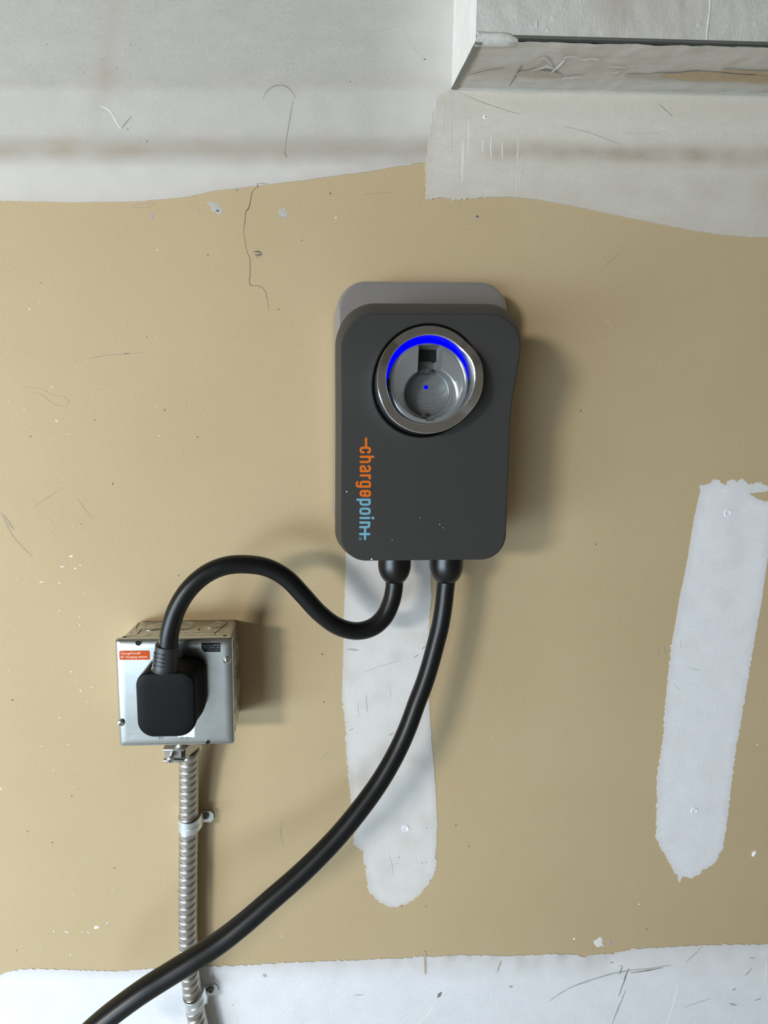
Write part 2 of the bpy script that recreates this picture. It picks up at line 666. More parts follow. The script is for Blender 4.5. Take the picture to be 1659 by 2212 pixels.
def thin_low(x, y):
    return (0.42 if 480 < x < 1320 else 0.2) * max(0, 1 - (y - 2060) / 60) * (0.8 + fn(x, y, 30, 3)) + 0.06


patch('joint_compound_patch', LOW, M['mud_low'], 0.5, thin_low, spacing=18, step=5, amp=2.6, rough=lambda x, y: 1.0, seed=5.0, edge_w=14, edge_v=0.35,
      label='white joint compound band along the bottom of the wall')


# ------------------------------------------------------------------ marks on the wall
def ribbon(name, pts, w, mat, d=0.15, parent=wall, taper=True, wob=0.0):
    """thin raised line; pts in photo pixels on the wall"""
    vv = catmull([Vector((x, y, 0)) for x, y in pts], 5) if len(pts) > 2 else [Vector((pts[0][0] + (pts[1][0] - pts[0][0]) * t / 6, pts[0][1] + (pts[1][1] - pts[0][1]) * t / 6, 0)) for t in range(7)]
    bm = bmesh.new()
    L = []
    for i, v in enumerate(vv):
        t = (vv[min(i + 1, len(vv) - 1)] - vv[max(i - 1, 0)]).normalized()
        nrm = Vector((-t.y, t.x, 0))
        k = i / (len(vv) - 1)
        ww = w * (0.35 + 0.65 * math.sin(math.pi * min(1, max(0.0, k)))) if taper else w
        ww *= 1 + 0.5 * noise.noise(v * 0.13)
        v = v + nrm * wob * noise.noise(v * 0.08 + Vector((3, 1, 7)))
        a, b = v + nrm * ww / 2, v - nrm * ww / 2
        L.append((bm.verts.new(P(a.x, a.y, d)), bm.verts.new(P(b.x, b.y, d))))
    for (a, b), (c, e) in zip(L[:-1], L[1:]):
        bm.faces.new((a, b, e, c))
    r = bmesh.ops.extrude_face_region(bm, geom=list(bm.faces))
    for v in r['geom']:
        if isinstance(v, bmesh.types.BMVert):
            v.co.y += 0.00012
    return from_bm(name, bm, mat, parent)


def blot(name, x, y, rx, ry, mat, d=0.3, ang=0.0, seed=0.0, parent=wall, irr=0.35, n=16):
    """small domed spot of paint or dirt"""
    bm = bmesh.new()
    c, s = math.cos(ang), math.sin(ang)
    ring, top = [], []
    for i in range(n):
        a = 2 * math.pi * i / n
        k = 1 + irr * noise.noise(Vector((math.cos(a) * 1.5, math.sin(a) * 1.5, seed * 3.7 + x * .1)))
        ex, ey = rx * k * math.cos(a), ry * k * math.sin(a)
        ring.append(P(x + ex * c - ey * s, y + ex * s + ey * c, 0.0 if d > 0.25 else d - 0.1))
        ex *= .6; ey *= .6
        top.append(P(x + ex * c - ey * s, y + ex * s + ey * c, d))
    loft(bm, [ring, top], cap0=False)
    return from_bm(name, bm, mat, parent, True)


# long pencil/crack line on the paper
ribbon('pencil_line', [(556, 403), (545, 415), (541, 435), (537, 450), (531, 458), (529, 480), (526, 498)], 1.6, M['pencil'], 0.12)
ribbon('pencil_line', [(526, 498), (529, 520), (534, 545), (540, 560), (540, 590), (539, 612), (545, 617), (560, 618), (572, 628), (578, 650), (580, 670)], 1.1, M['pencil'], 0.12)
ribbon('pencil_line', [(556, 395), (557, 404)], 1.8, M['pencil'], 0.62)
ribbon('pencil_line', [(558, 396), (580, 397)], 1.2, M['scuff'], 0.62)
# arc and vertical line on the top band
ribbon('pencil_line', [(568, 213), (576, 198), (590, 187), (606, 184), (622, 189), (634, 202), (638, 212)], 1.5, M['scuff'], 0.62)
ribbon('pencil_line', [(634, 215), (629, 240), (623, 275), (618, 305), (616, 325)], 1.2, M['scuff'], 0.62)
ribbon('pencil_line', [(615, 325), (616, 334), (621, 340)], 2.4, M['scuff'], 0.62)
ribbon('scratch', [(215, 228), (235, 238), (248, 258), (256, 272), (262, 279)], 2.4, M['white_fleck'], 0.8)
ribbon('pencil_line', [(263, 278), (270, 268), (285, 250)], 1.6, M['scuff'], 0.62)
ribbon('pencil_line', [(530, 15), (600, 24), (680, 42), (750, 56), (790, 66)], 0.9, M['scuff_soft'], 0.62)
ribbon('pencil_line', [(795, 67), (825, 65), (858, 55)], 0.9, M['scuff_soft'], 0.62)
ribbon('pencil_line', [(870, 60), (885, 90), (905, 115), (925, 128)], 0.9, M['scuff_soft'], 0.62)
for i, (x, y, r) in enumerate([(276, 279, 2.2), (317, 305, 2.4), (512, 411, 2.2), (917, 128, 3.2), (756, 177, 2)]):
    blot('dark_speck', x, y, r, r * .8, M['scuff'], 0.75 if y < 400 else 0.2, seed=i)
# line running down from the soffit corner
ribbon('pencil_line', [(990, 198), (1040, 220), (1100, 240), (1125, 247)], 0.9, M['scuff'], 1.0)
ribbon('pencil_line', [(1215, 272), (1265, 284), (1310, 300), (1345, 314)], 0.7, M['scuff'], 1.0)
ribbon('pencil_line', [(1423, 224), (1436, 236), (1453, 251)], 1.4, M['scuff'], 1.0)
ribbon('pencil_line', [(1345, 287), (1390, 288), (1426, 287)], 0.8, M['scuff_soft'], 1.0)
# nail hole with ring
blot('nail_hole', 1048, 252, 6.5, 7.5, M['white_fleck'], 1.2, seed=3)
blot('dark_speck', 1048, 252, 2.4, 3.2, M['pencil'], 1.35, seed=4)
blot('dark_speck', 1031, 469, 7, 4.5, M['stain_soft'], 0.2, seed=5)
blot('dark_speck', 1031, 468, 3.5, 2.6, M['pencil'], 0.25, seed=6)
# vertical trowel streaks under the soffit corner
for i, (x, y0, y1, w) in enumerate([(1000, 300, 392, 5), (990, 335, 375, 6), (1012, 260, 330, 3), (1118, 280, 418, 5), (1062, 290, 345, 3), (976, 250, 330, 3), (1085, 305, 345, 3), (1124, 340, 400, 7), (1043, 300, 330, 3), (958, 215, 290, 2), (942, 210, 260, 2)]):
    ribbon('trowel_streak', [(x, y0), (x + 1.5 * math.sin(i), (y0 + y1) / 2), (x - 1, y1)], w * 0.8, M['mud'] if i % 2 == 0 else M['mud_top'], 1.10, wob=3)
# blistered specks in the top band
for i in range(34):
    x = random.gauss(700, 90) if i < 24 else random.uniform(60, 420)
    y = random.gauss(140, 16) if i < 24 else random.uniform(60, 160)
    if x > 930:
        continue
    blot('compound_bump', x, y, random.uniform(1.5, 4), random.uniform(1.2, 2.6), M['mud_grey'], 0.72, random.uniform(0, 3), i)
# white smears
for i, (x, y, rx, ry, a) in enumerate([(464, 448, 16, 9, .5), (470, 456, 9, 5, .3), (612, 458, 9, 8, 0), (611, 470, 6, 4, 0), (428, 456, 5, 3, -.3), (325, 468, 5, 9, .2)]):
    blot('compound_smear', x, y, rx, ry, M['mud_grey'] if i < 3 else M['stain_soft'], 0.22, a, i, irr=1.1, n=32)
blot('pencil_smudge', 558, 548, 9, 6, M['pencil_soft'], 0.2, 0.3, 4, irr=.8, n=24)
ribbon('pencil_line', [(548, 543), (558, 543), (566, 548)], 2.4, M['pencil'], 0.24)
ribbon('pencil_line', [(551, 550), (560, 551), (567, 549)], 2.0, M['pencil'], 0.24)
# white paint flecks on the paper
FL = [(64, 668, 3, 1.5), (85, 653, 1.5, 1.5), (112, 836, 2.2, 1.4), (20, 868, 1.4, 1.4), (53, 885, 2.4, 1.6), (122, 909, 4, 1.5), (147, 938, 1.6, 1.5), (337, 729, 1.6, 1.6), (337, 877, 1.5, 1.5),
      (343, 941, 1.8, 1.6), (163, 790, 1.2, 1.2), (71, 1034, 1.4, 1.4), (105, 1126, 1.6, 1.2), (106, 1149, 1.4, 1.4), (157, 1137, 1.5, 1.2), (154, 1201, 4.5, 2), (135, 1224, 4.5, 1.8), (163, 1228, 3.5, 2),
      (174, 1221, 3, 1.4), (90, 1257, 5.5, 1.4), (129, 1259, 3.5, 1.4), (37, 1251, 2, 1.2), (181, 1280, 1.6, 1.4), (129, 1319, 2.4, 1.4), (172, 1351, 2.4, 1.4), (171, 1333, 1.8, 1.2), (154, 1451, 3.5, 1.2),
      (20, 1449, 3, 1), (174, 1492, 3.4, 1.6), (165, 1473, 1.8, 1.2), (199, 1485, 2.6, 1.4), (188, 1515, 1.6, 1.4), (128, 1550, 2.2, 1.4), (148, 1609, 1.8, 1.4), (91, 1612, 2.4, 1), (117, 1663, 1.8, 1.8),
      (160, 1700, 2.6, 1), (3, 1704, 3, 2.4), (187, 1851, 1.6, 1.6), (243, 1922, 1.6, 1.6), (158, 1931, 1.8, 1.2), (207, 2004, 6, 4), (145, 2013, 5, 2), (117, 2012, 3, 1.6), (178, 2012, 3, 1.6), (191, 2014, 2, 2),
      (88, 2044, 1.6, 1.4), (153, 2063, 2.4, 1.4), (232, 1994, 3, 1.2), (726, 470, 2.4, 1.8), (340, 540, 3, 1.4), (1313, 693, 1.4, 1.4), (1241, 2028, 3, 3.5), (1381, 1953, 2, 2), (567, 2010, 2, 1.4),
      (609, 2022, 1.6, 1.6), (686, 1418, 1.4, 1.4), (1636, 1609, 2, 1.4), (1064, 1591, 1.4, 1.4)]
for i, (x, y, rx, ry) in enumerate(FL):
    blot('paint_fleck', x, y, rx * .85, ry * .85, M['white_fleck'], 0.3, random.uniform(-.3, .3), i, irr=0.7, n=12)
blot('paint_drip', 1630, 1843, 8.5, 4.2, M['white_fleck'], 1.6, -1.0, 2, irr=.1)
blot('compound_smear', 1296, 2036, 8, 11, M['mud'], 0.28, 0.2, 11, irr=1.0, n=28)
blot('compound_smear', 1318, 2036, 6, 4, M['stain_soft'], 0.26, 0.2, 12, irr=1.0, n=24)
DK = [(88, 611), (205, 907), (67, 943), (244, 1045), (176, 1132), (427, 944), (356, 886), (317, 728), (27, 1512), (155, 1720), (113, 1820), (59, 1796), (247, 1875), (385, 1925), (386, 1243),
      (602, 668), (1255, 887), (1288, 1176), (696, 1413), (700, 1516), (449, 551), (652, 519), (1398, 2007), (36, 2053), (920, 1958), (985, 1783), (1012, 1828), (868, 1958), (541, 1351), (714, 418)]
for i, (x, y) in enumerate(DK):
    blot('dark_speck', x, y, random.uniform(1.2, 2.2), random.uniform(0.9, 1.6), M['pencil'], 0.2, random.uniform(0, 3), i, n=10)
# faint pencil scribbles on the paper
for pts, w, m in [([(190, 775), (215, 770), (260, 765), (310, 762)], 1.4, 'pencil_soft'), ([(268, 765), (280, 763)], 2.2, 'scuff'), ([(70, 1098), (100, 1077), (138, 1052)], 1.3, 'pencil_soft'),
                  ([(2, 1105), (28, 1158), (70, 1203)], 2.0, 'pencil_soft'), ([(8, 1112), (30, 1145)], 4.0, 'pencil_soft'), ([(166, 1075), (182, 1098), (200, 1122)], 1.0, 'pencil_soft'),
                  ([(45, 833), (90, 841), (115, 853), (132, 856), (146, 862), (147, 872), (138, 878), (112, 870), (92, 853), (70, 848)], 1.0, 'pencil_soft'),
                  ([(610, 1775), (606, 1800), (612, 1825)], 1.4, 'pencil_soft'), ([(1421, 1395), (1424, 1420)], 1.2, 'pencil_soft'), ([(1433, 1390), (1438, 1415)], 1.4, 'pencil_soft'),
                  ([(690, 1640), (712, 1622)], 1.0, 'pencil_soft'), ([(282, 445), (310, 440), (330, 441), (318, 448), (285, 448)], 0.9, 'pencil_soft'), ([(790, 420), (830, 416), (855, 418)], 0.8, 'pencil_soft'),
                  ([(711, 414), (716, 420)], 1.4, 'scuff'), ([(905, 440), (915, 420), (918, 400)], 0.8, 'pencil_soft'), ([(1305, 575), (1340, 545)], 1.6, 'pencil_soft')]:
    ribbon('pencil_line', pts, w, M[m], 0.14)
# scuffs in the lower band
for pts, w, m in [([(1188, 2162), (1230, 2135), (1290, 2113), (1340, 2100), (1400, 2092), (1450, 2085)], 3.4, 'scuff_soft'), ([(1362, 2102), (1400, 2096), (1432, 2090)], 2.2, 'scuff'), ([(1359, 2091), (1347, 2118)], 2.0, 'scuff'), ([(1337, 2086), (1345, 2087)], 1.5, 'scuff_soft'),
                  ([(1345, 2087), (1338, 2106)], 2.0, 'scuff'), ([(1358, 2092), (1345, 2130), (1336, 2152)], 1.8, 'scuff'), ([(1352, 2138), (1335, 2180), (1322, 2212)], 1.5, 'scuff'), ([(1520, 2040), (1500, 2062), (1481, 2080)], 1.8, 'stain_soft'),
                  ([(954, 2143), (945, 2155)], 6, 'scuff'), ([(940, 2168), (925, 2192), (905, 2212)], 3, 'white_fleck'), ([(1465, 2130), (1452, 2180), (1440, 2215)], 3.5, 'white_fleck'),
                  ([(1477, 2178), (1500, 2168), (1535, 2157)], 1.2, 'scuff_soft'), ([(1073, 2160), (1077, 2190)], 2.2, 'white_fleck'), ([(1656, 2080), (1652, 2130)], 3, 'white_fleck'), ([(1094, 2175), (1098, 2212)], 2, 'white_fleck'),
                  ([(1590, 2134), (1583, 2140)], 1.6, 'scuff'), ([(1610, 2108), (1625, 2090)], 3, 'scuff_soft'), ([(1630, 2162), (1645, 2156)], 3, 'scuff_soft'), ([(1575, 2168), (1592, 2172)], 5, 'scuff_soft'),
                  ([(918, 2055), (920, 2105)], 7, 'stain_soft'), ([(1082, 2075), (1075, 2100)], 4, 'stain_soft'), ([(1318, 2079), (1326, 2079)], 2, 'scuff'), ([(1620, 2068), (1632, 2070)], 3, 'scuff_soft'),
                  ([(568, 2105), (576, 2110)], 8, 'scuff_soft'), ([(765, 2150), (785, 2149)], 2, 'scuff_soft'), ([(500, 2172), (506, 2171)], 2, 'scuff_soft'), ([(1100, 2131), (1108, 2132)], 5, 'stain_soft')]:
    ribbon('scuff_mark', pts, w, M[m], 0.62, wob=1.0)
# scuffs and dimples in the strips
for pts, w, m in [([(912, 1402), (919, 1395)], 1.8, 'scuff'), ([(893, 1422), (905, 1413)], 1.6, 'scuff'), ([(780, 1455), (815, 1441), (870, 1425)], 1.0, 'scuff_soft'), ([(842, 1478), (845, 1512)], 1.0, 'scuff_soft'),
                  ([(773, 1520), (775, 1550)], 1.0, 'scuff_soft'), ([(790, 1500), (794, 1540)], 2.0, 'scuff_soft'), ([(754, 1580), (763, 1573)], 1.2, 'scuff'), ([(839, 1589), (852, 1583)], 1.2, 'scuff'),
                  ([(840, 1845), (847, 1870), (849, 1890)], 1.0, 'scuff_soft'), ([(1488, 1442), (1512, 1449)], 1.2, 'scuff_soft'), ([(1470, 1385), (1472, 1402)], 1.2, 'scuff_soft'), ([(1453, 1475), (1470, 1492)], 1.0, 'scuff_soft'),
                  ([(750, 1402), (775, 1405)], 6, 'scuff_soft')]:
    ribbon('scuff_mark', pts, w, M[m], 0.62)
for i, (x, y) in enumerate([(920, 1863), (858, 1865), (862, 1852), (912, 1864), (922, 1788)]):
    blot('dark_speck', x, y, 1.6, 1.2, M['pencil'], 0.7, 0, i, n=10)


def dimple(px, py, r):
    pr = [(r * 1.0, 0.0), (r * .9, .0006), (r * .75, .0007), (r * .6, .0003), (r * .3, .0001), (0, .0001)]
    o = P(px, py, 0.5)
    return lathe('screw_dimple', o, (0, -1, 0), pr, M['mud_low'], wall, 28, 60)


for px, py in ((1572, 1108), (1500, 1752), (876, 1790)):
    dimple(px, py, 0.0050)

# ------------------------------------------------------------------ soffit at the upper right
SD = 62.0   # mm proud of the wall
xl = P(975, 190, 0).x
zb = P(975, 190, 0).z
soff = bpy.data.objects.new('wall_soffit', None)
COL.objects.link(soff)
soff['kind'] = 'structure'
soff['label'] = 'plastered soffit boxing that juts from the wall at the upper right'


def sheet(name, pts, mat, nx, ny, amp, scale, seed, thin=lambda u, v: 0.0, push=Vector((0, -1, 0))):
    """bilinear bumpy sheet: pts = four corners"""
    a, b, c, d = pts
    bm = bmesh.new()
    rows = []
    tv = []
    for j in range(ny + 1):
        row = []
        for i in range(nx + 1):
            u, v = i / nx, j / ny
            p = a.lerp(b, u).lerp(d.lerp(c, u), v)
            h = noise.fractal(p * scale + Vector((seed, 0, 0)), 0.6, 2.1, 4) * amp
            row.append(bm.verts.new(p + push * h))
            tv.append(thin(u, v))
        rows.append(row)
    for j in range(ny):
        for i in range(nx):
            bm.faces.new((rows[j][i], rows[j][i + 1], rows[j + 1][i + 1], rows[j + 1][i]))
    bm.verts.index_update()
    me = bpy.data.meshes.new(name)
    bmesh.ops.recalc_face_normals(bm, faces=bm.faces)
    bm.to_mesh(me); bm.free()
    at = me.attributes.new('thin', 'FLOAT', 'POINT')
    at.data.foreach_set('value', tv)
    o = link(name, me, mat, soff, True)
    return o


s = SD / 1000
xr, zt = 2.0, zb + 0.55


def zline(p0, p1, x):
    a, b = P(*p0, SD), P(*p1, SD)
    return a.z + (b.z - a.z) * (x - a.x) / (b.x - a.x)


def z_panel(x):
    return zline((1025, 77), (1659, 94), x)


def zfront(x):       # front edge of the underside
    return zline((1025, 88), (1659, 103), x)


X2 = 0.75
box('core', (xl + 0.002, -s + 0.0030, zb + 0.012), (xr, 0.0, zt), M['black_gap'], soff)
sheet('front_panel', (Vector((xl, -s, z_panel(xl))), Vector((X2, -s, z_panel(X2))), Vector((X2, -s, zt)), Vector((xl, -s, zt))), M['soffit'], 150, 90, 0.0007, 60, 1.0,
      thin=lambda u, v: 0.7 * bell(u, 0.245, 0.035) * bell(v, 0.12, 0.10) + 0.15 * bell(u, .34, .06) * bell(v, .05, .1))
sheet('side_panel', (Vector((xl, 0, zb)), Vector((xl, -s, zfront(xl))), Vector((xl, -s, zt)), Vector((xl, 0, zt))), M['soffit_side'], 20, 90, 0.0006, 40, 2.0, push=Vector((-1, 0, 0)))
sheet('underside', (Vector((xl, 0.0, zb)), Vector((X2, 0.0, P(1659, 203, 0).z)), Vector((X2, -s, zfront(X2))), Vector((xl, -s, zfront(xl)))), M['soffit_under'], 120, 24, 0.0009, 45, 3.0,
      push=Vector((0, 0, -1)), thin=lambda u, v: 0.25 * bell(v, .45, .2) + 0.9 * bell(v, 0.40 - .02 * u, 0.06) * max(0, min(1, (u - .55) * 6)))
# metal corner bead: along the front arris and down the left return
bm = bmesh.new()
rings = []
for k in range(13):
    x = xl + (X2 - xl) * k / 12
    z = z_panel(x)
    rings.append([Vector((x, -s - .0010, z + .0006)), Vector((x, -s - .0012, z - .0004)), Vector((x, -s - .0008, z - .0018)), Vector((x, -s + .002, z - .0018)), Vector((x, -s + .002, z + .0006))])
loft(bm, rings)
from_bm('corner_bead', bm, M['bead_metal'], soff, True, 40)
# plaster fills the gap near the corner
bm = bmesh.new()
rings = []
xe = P(1118, 90, SD).x
for k in range(25):
    u = k / 24
    x = xl + .0005 + (xe - xl) * u
    w = 1 - u ** 6
    dz = .0012 * noise.noise(Vector((x * 160, 3.1, 0)))
    dy = .0010 * noise.noise(Vector((x * 120, 7.7, 0)))
    zt_, zb_ = z_panel(x) + .004 * w + dz, zfront(x) - .0012 * w
    zm_ = (zt_ + zb_) / 2
    rings.append([Vector((x, -s + .002, zt_)), Vector((x, -s - .0012 * w, zt_ - .0012)), Vector((x, -s - (.0030 + dy) * w, zm_)), Vector((x, -s - .0010 * w, zb_)), Vector((x, -s + .004, zb_)), Vector((x, -s + .004, zm_))])
loft(bm, rings)
from_bm('plaster_fill', bm, M['soffit'], soff, True, 70)
bm = bmesh.new()
q = [Vector((xl - 0.0004, 0.0, zb - 0.001)), Vector((xl - 0.0004, -s, zfront(xl) - .0003)), Vector((xl + 0.0065, -s, zfront(xl) - .0006)), Vector((xl + 0.0045, 0.0, zb - 0.0015))]
loft(bm, [q, [v + Vector((0, 0, -0.0012)) for v in q]])
from_bm('corner_bead', bm, M['bead_metal'], soff)
bm = bmesh.new()
box_bm(bm, (xl - 0.0012, -s - 0.001, zb + 0.074), (xl + 0.0016, -s + 0.002, zt), 0.0004, 1)
from_bm('corner_bead', bm, simple('dark_bead', srgb(96, 96, 100), .4, .6), soff)
def sblot(x, y, rx, ry, h, mat, nm):
    p = P(x, y, SD)
    a, b = mm(rx, SD), mm(ry, SD)
    bm = bmesh.new()
    rings = []
    for k, hh in ((1.0, 0), (.82, h * .6), (.5, h), (.05, h * 1.05)):
        rings.append([p + Vector((a * k * math.cos(t * math.pi / 9), 0.0006 - hh, b * k * math.sin(t * math.pi / 9))) for t in range(18)])
    loft(bm, rings, cap0=False)
    return from_bm(nm, bm, mat, soff, True)


for x, y, rx, ry in [(1117, 18, 7, 18), (1148, 55, 3, 8), (1160, 50, 3, 10), (1196, 38, 7, 8), (1390, 44, 9, 9), (1510, 50, 9, 9), (1573, 51, 9, 9), (1634, 54, 9, 9), (1063, 40, 7, 6), (1216, 30, 3, 3),
                     (1220, 18, 3, 4), (1376, 40, 2, 4), (1429, 40, 2, 10), (1450, 44, 3, 5), (1184, 64, 3, 4), (1230, 48, 3, 3), (1280, 50, 4, 4), (1255, 46, 3, 3), (1430, 20, 2, 14), (1410, 12, 2, 10), (1418, 40, 2, 6)]:
    sblot(x, y, rx, ry, 0.0006, M['soffit'], 'plaster_bump')
# long drip ridge
for pts in ([(1532, -60), (1533, 10), (1530, 45), (1526, 75), (1525, 92)],):
    tube('drip_ridge', catmull([P(x, y, SD - 0.3) for x, y in pts], 6), 0.0010, M['soffit'], soff, 8)


# marks on the soffit underside; v: 0 at the wall, 1 at the front
def under(px, v):
    x = P(px, 190 - 100 * v, SD * v).x
    z0, z1 = zb - 0.0008, zfront(x)
    if v > 0:
        pass
    return Vector((x, -s * v, z0 + (z1 - z0) * v))


def uline(pts, w, mat, nm, lift=0.0012):
    bm = bmesh.new()
    vv = catmull([under(a, b) for a, b in pts], 8)
    L = []
    for i, p in enumerate(vv):
        t = (vv[min(i + 1, len(vv) - 1)] - vv[max(i - 1, 0)]).normalized()
        nrm = Vector((-t.y, t.x, 0))
        k = math.sin(math.pi * (0.08 + 0.84 * i / (len(vv) - 1)))
        ww = w * k * (1 + 0.5 * noise.noise(p * 60))
        dz = Vector((0, 0, -lift))
        L.append((bm.verts.new(p + nrm * ww / 2 + dz), bm.verts.new(p - nrm * ww / 2 + dz)))
    for (a, b), (c, d) in zip(L[:-1], L[1:]):
        bm.faces.new((a, b, d, c))
    return from_bm(nm, bm, mat, soff)


uline([(1430, .42), (1520, .42), (1600, .40), (1720, .38)], 0.011, M['stain'], 'bare_paper_streak')
uline([(1350, .40), (1420, .41), (1500, .41)], 0.006, M['stain_soft'], 'bare_paper_streak')
uline([(1560, .55), (1620, .53), (1700, .50)], 0.004, M['stain'], 'bare_paper_streak')
uline([(1115, .40), (1160, .40), (1215, .36)], 0.009, M['stain_soft'], 'bare_paper_streak')
uline([(1100, .10), (1118, .40), (1128, .58)], 0.0016, M['scuff'], 'trowel_line')
uline([(1190, .42), (1210, .60), (1222, .72)], 0.003, M['white_fleck'], 'trowel_line')
uline([(1010, .35), (1050, .45), (1090, .52)], 0.0012, M['scuff'], 'trowel_line')
for i in range(10):
    a = random.uniform(1060, 1330)
    v = random.uniform(.25, .75)
    uline([(a, v), (a + random.uniform(8, 25), v + random.uniform(-.08, .12)), (a + random.uniform(28, 50), v + random.uniform(-.1, .15))], 0.002, M['soffit_under'], 'trowel_ridge', 0.0014)

# ------------------------------------------------------------------ EV charger
ch = empty('ev_charger', None, 'dark grey wall charging station with round chrome plug holster', 'ev charger')


def rr_from_px(l, r, t, b, ym, xm, d, rad):
    """rounded rect whose edges pass through photo pixels at depth d"""
    k = [mm(q, d) for q in rad]
    return [P(l, ym, d).x, P(r, ym, d).x, P(xm, b, d).z, P(xm, t, d).z, k]


# back plate (silver)
BL = rr_from_px(727, 1098, 605, 1150, 690, 910, 37, (62, 62, 50, 50))
bm = bmesh.new()
rings = []
for ins, d in ((0.004, 3), (0.0, 6), (0.0, 32.5), (0.0005, 34.4), (0.0016, 36.0), (0.0034, 36.9), (0.0050, 37.0), (0.012, 37.0)):
    l, r, b, t, k = BL
    pts = rrect(l + ins, r - ins, b + ins, t - ins, [q - min(ins, q * .9) for q in k], 14)
    rings.append([Vector((x, -d / 1000, z)) for x, z in pts])
loft(bm, rings)
from_bm('back_plate', bm, M['silver'], ch, True, 40)['label'] = 'silver back plate'
box('spacer_body', (BL[0] + 0.022, -0.060, BL[2] + 0.02), (BL[1] - 0.022, -0.0368, BL[3] - 0.05), M['black'], ch, 0.004)

# front cover
O_l = P(724, 930, 58).x
O_r = P(1110, 930, 88).x
O_t = P(910, 655, 93).z
O_b = P(910, 1212, 98).z
F_l = O_l + 0.0010
F_r = P(1101, 930, 104).x
F_t = P(910, 679, 117).z
F_b = O_b + 0.0022
Z_hi, Z_lo = P(910, 735, 110).z, P(910, 905, 104).z


def dfront(z):
    t = max(0.0, min(1.0, (z - Z_lo) / (Z_hi - Z_lo)))
    return 0.104 + 0.013 * t * t * (3 - 2 * t)


def smooth01(t):
    return t * t * (3 - 2 * t)


Ork = (mm(76, 88), mm(76, 88), mm(58, 98), mm(58, 98))
Frk = (mm(70, 110), mm(66, 110), mm(54, 104), mm(56, 104))
prof = [(0.0, 0.0, 0.003), (0.0, 0.04, 0.0), (0.0, 0.36, 0.0), (0.04, 0.44, 0), (0.10, 0.51, 0), (0.50, 0.745, 0), (0.88, 0.950, 0), (0.92, 0.972, 0), (0.96, 0.991, 0), (1.0, 1.0, 0)]
bm = bmesh.new()
rings = []
NC = 24
for f, dt, ins in prof:
    l, r = O_l + (F_l - O_l) * f + ins, O_r + (F_r - O_r) * f - ins
    b, t = O_b + (F_b - O_b) * f + ins, O_t + (F_t - O_t) * f - ins
    rad = [a + (c - a) * f for a, c in zip(Ork, Frk)]
    pts = rrect(l, r, b, t, rad, NC)
    # subdivide the straight sides so the flare can bend
    dense = []
    for i, p in enumerate(pts):
        q2 = pts[(i + 1) % len(pts)]
        dense.append(p)
        if (i + 1) % (NC + 1) == 0:
            for k in range(1, 24):
                dense.append((p[0] + (q2[0] - p[0]) * k / 24, p[1] + (q2[1] - p[1]) * k / 24))
    rg = []
    for x, z in dense:
        fl_t = (dfront(z) - 0.104) / 0.013
        rear = 0.058 + 0.018 * fl_t
        xs = x - 0.0024 * fl_t * max(0.0, min(1.0, (0.5 * (O_l + O_r) - x) / (0.5 * (O_r - O_l))))
        rg.append(Vector((xs, -(rear + (dfront(z) - rear) * dt), z)))
    rings.append(rg)
# front face: fill by shrinking rings
cxm, czm = (F_l + F_r) / 2, (F_b + F_t) / 2
last = rings[-1]
for k in (0.985, 0.95, 0.88, 0.78, 0.66, 0.54, 0.42, 0.30, 0.18, 0.06):
    rg = []
    for v in last:
        x, z = cxm + (v.x - cxm) * k, czm + (v.z - czm) * k
        rg.append(Vector((x, -dfront(z) - 0.00005, z)))
    rings.append(rg)
loft(bm, rings)
cover = from_bm('front_cover', bm, M['cover'], ch, True, 60)
cover['label'] = 'matt charcoal front cover'

# logo lettering (drawn strokes), running downwards
def LP(u, v, extra=0.0):
    px, py = 740 + u * 120 / 1021.0, 930 + v * 120 / 1021.0
    p = P(px, py, 104)
    d = dfront(p.z) * 1000
    return P(px, py, d + 0.25 + extra)


def strokes(name, polys, w, mat, parent, dots=()):
    bm = bmesh.new()

    lay = [0.0]

    def disc(c, r):
        lay[0] += 0.006
        vs = [bm.verts.new(LP(c[0] + r * math.cos(2 * math.pi * i / 14), c[1] + r * math.sin(2 * math.pi * i / 14), lay[0])) for i in range(14)]
        bm.faces.new(vs)
    for poly in polys:
        for a, b in zip(poly[:-1], poly[1:]):
            L = math.hypot(b[0] - a[0], b[1] - a[1])
            nx, ny = -(b[1] - a[1]) / L * w / 2, (b[0] - a[0]) / L * w / 2
            lay[0] += 0.006
            bm.faces.new([bm.verts.new(LP(*q, lay[0])) for q in ((a[0] + nx, a[1] + ny), (b[0] + nx, b[1] + ny), (b[0] - nx, b[1] - ny), (a[0] - nx, a[1] - ny))])
        for a in poly:
            disc(a, w / 2)
    for c, r in dots:
        disc(c, r)
    for f in bm.faces:
        f.normal_update()
        if f.normal.y > 0:
            f.normal_flip()
    me = bpy.data.meshes.new(name)
    bm.to_mesh(me); bm.free()
    return link(name, me, mat, parent)


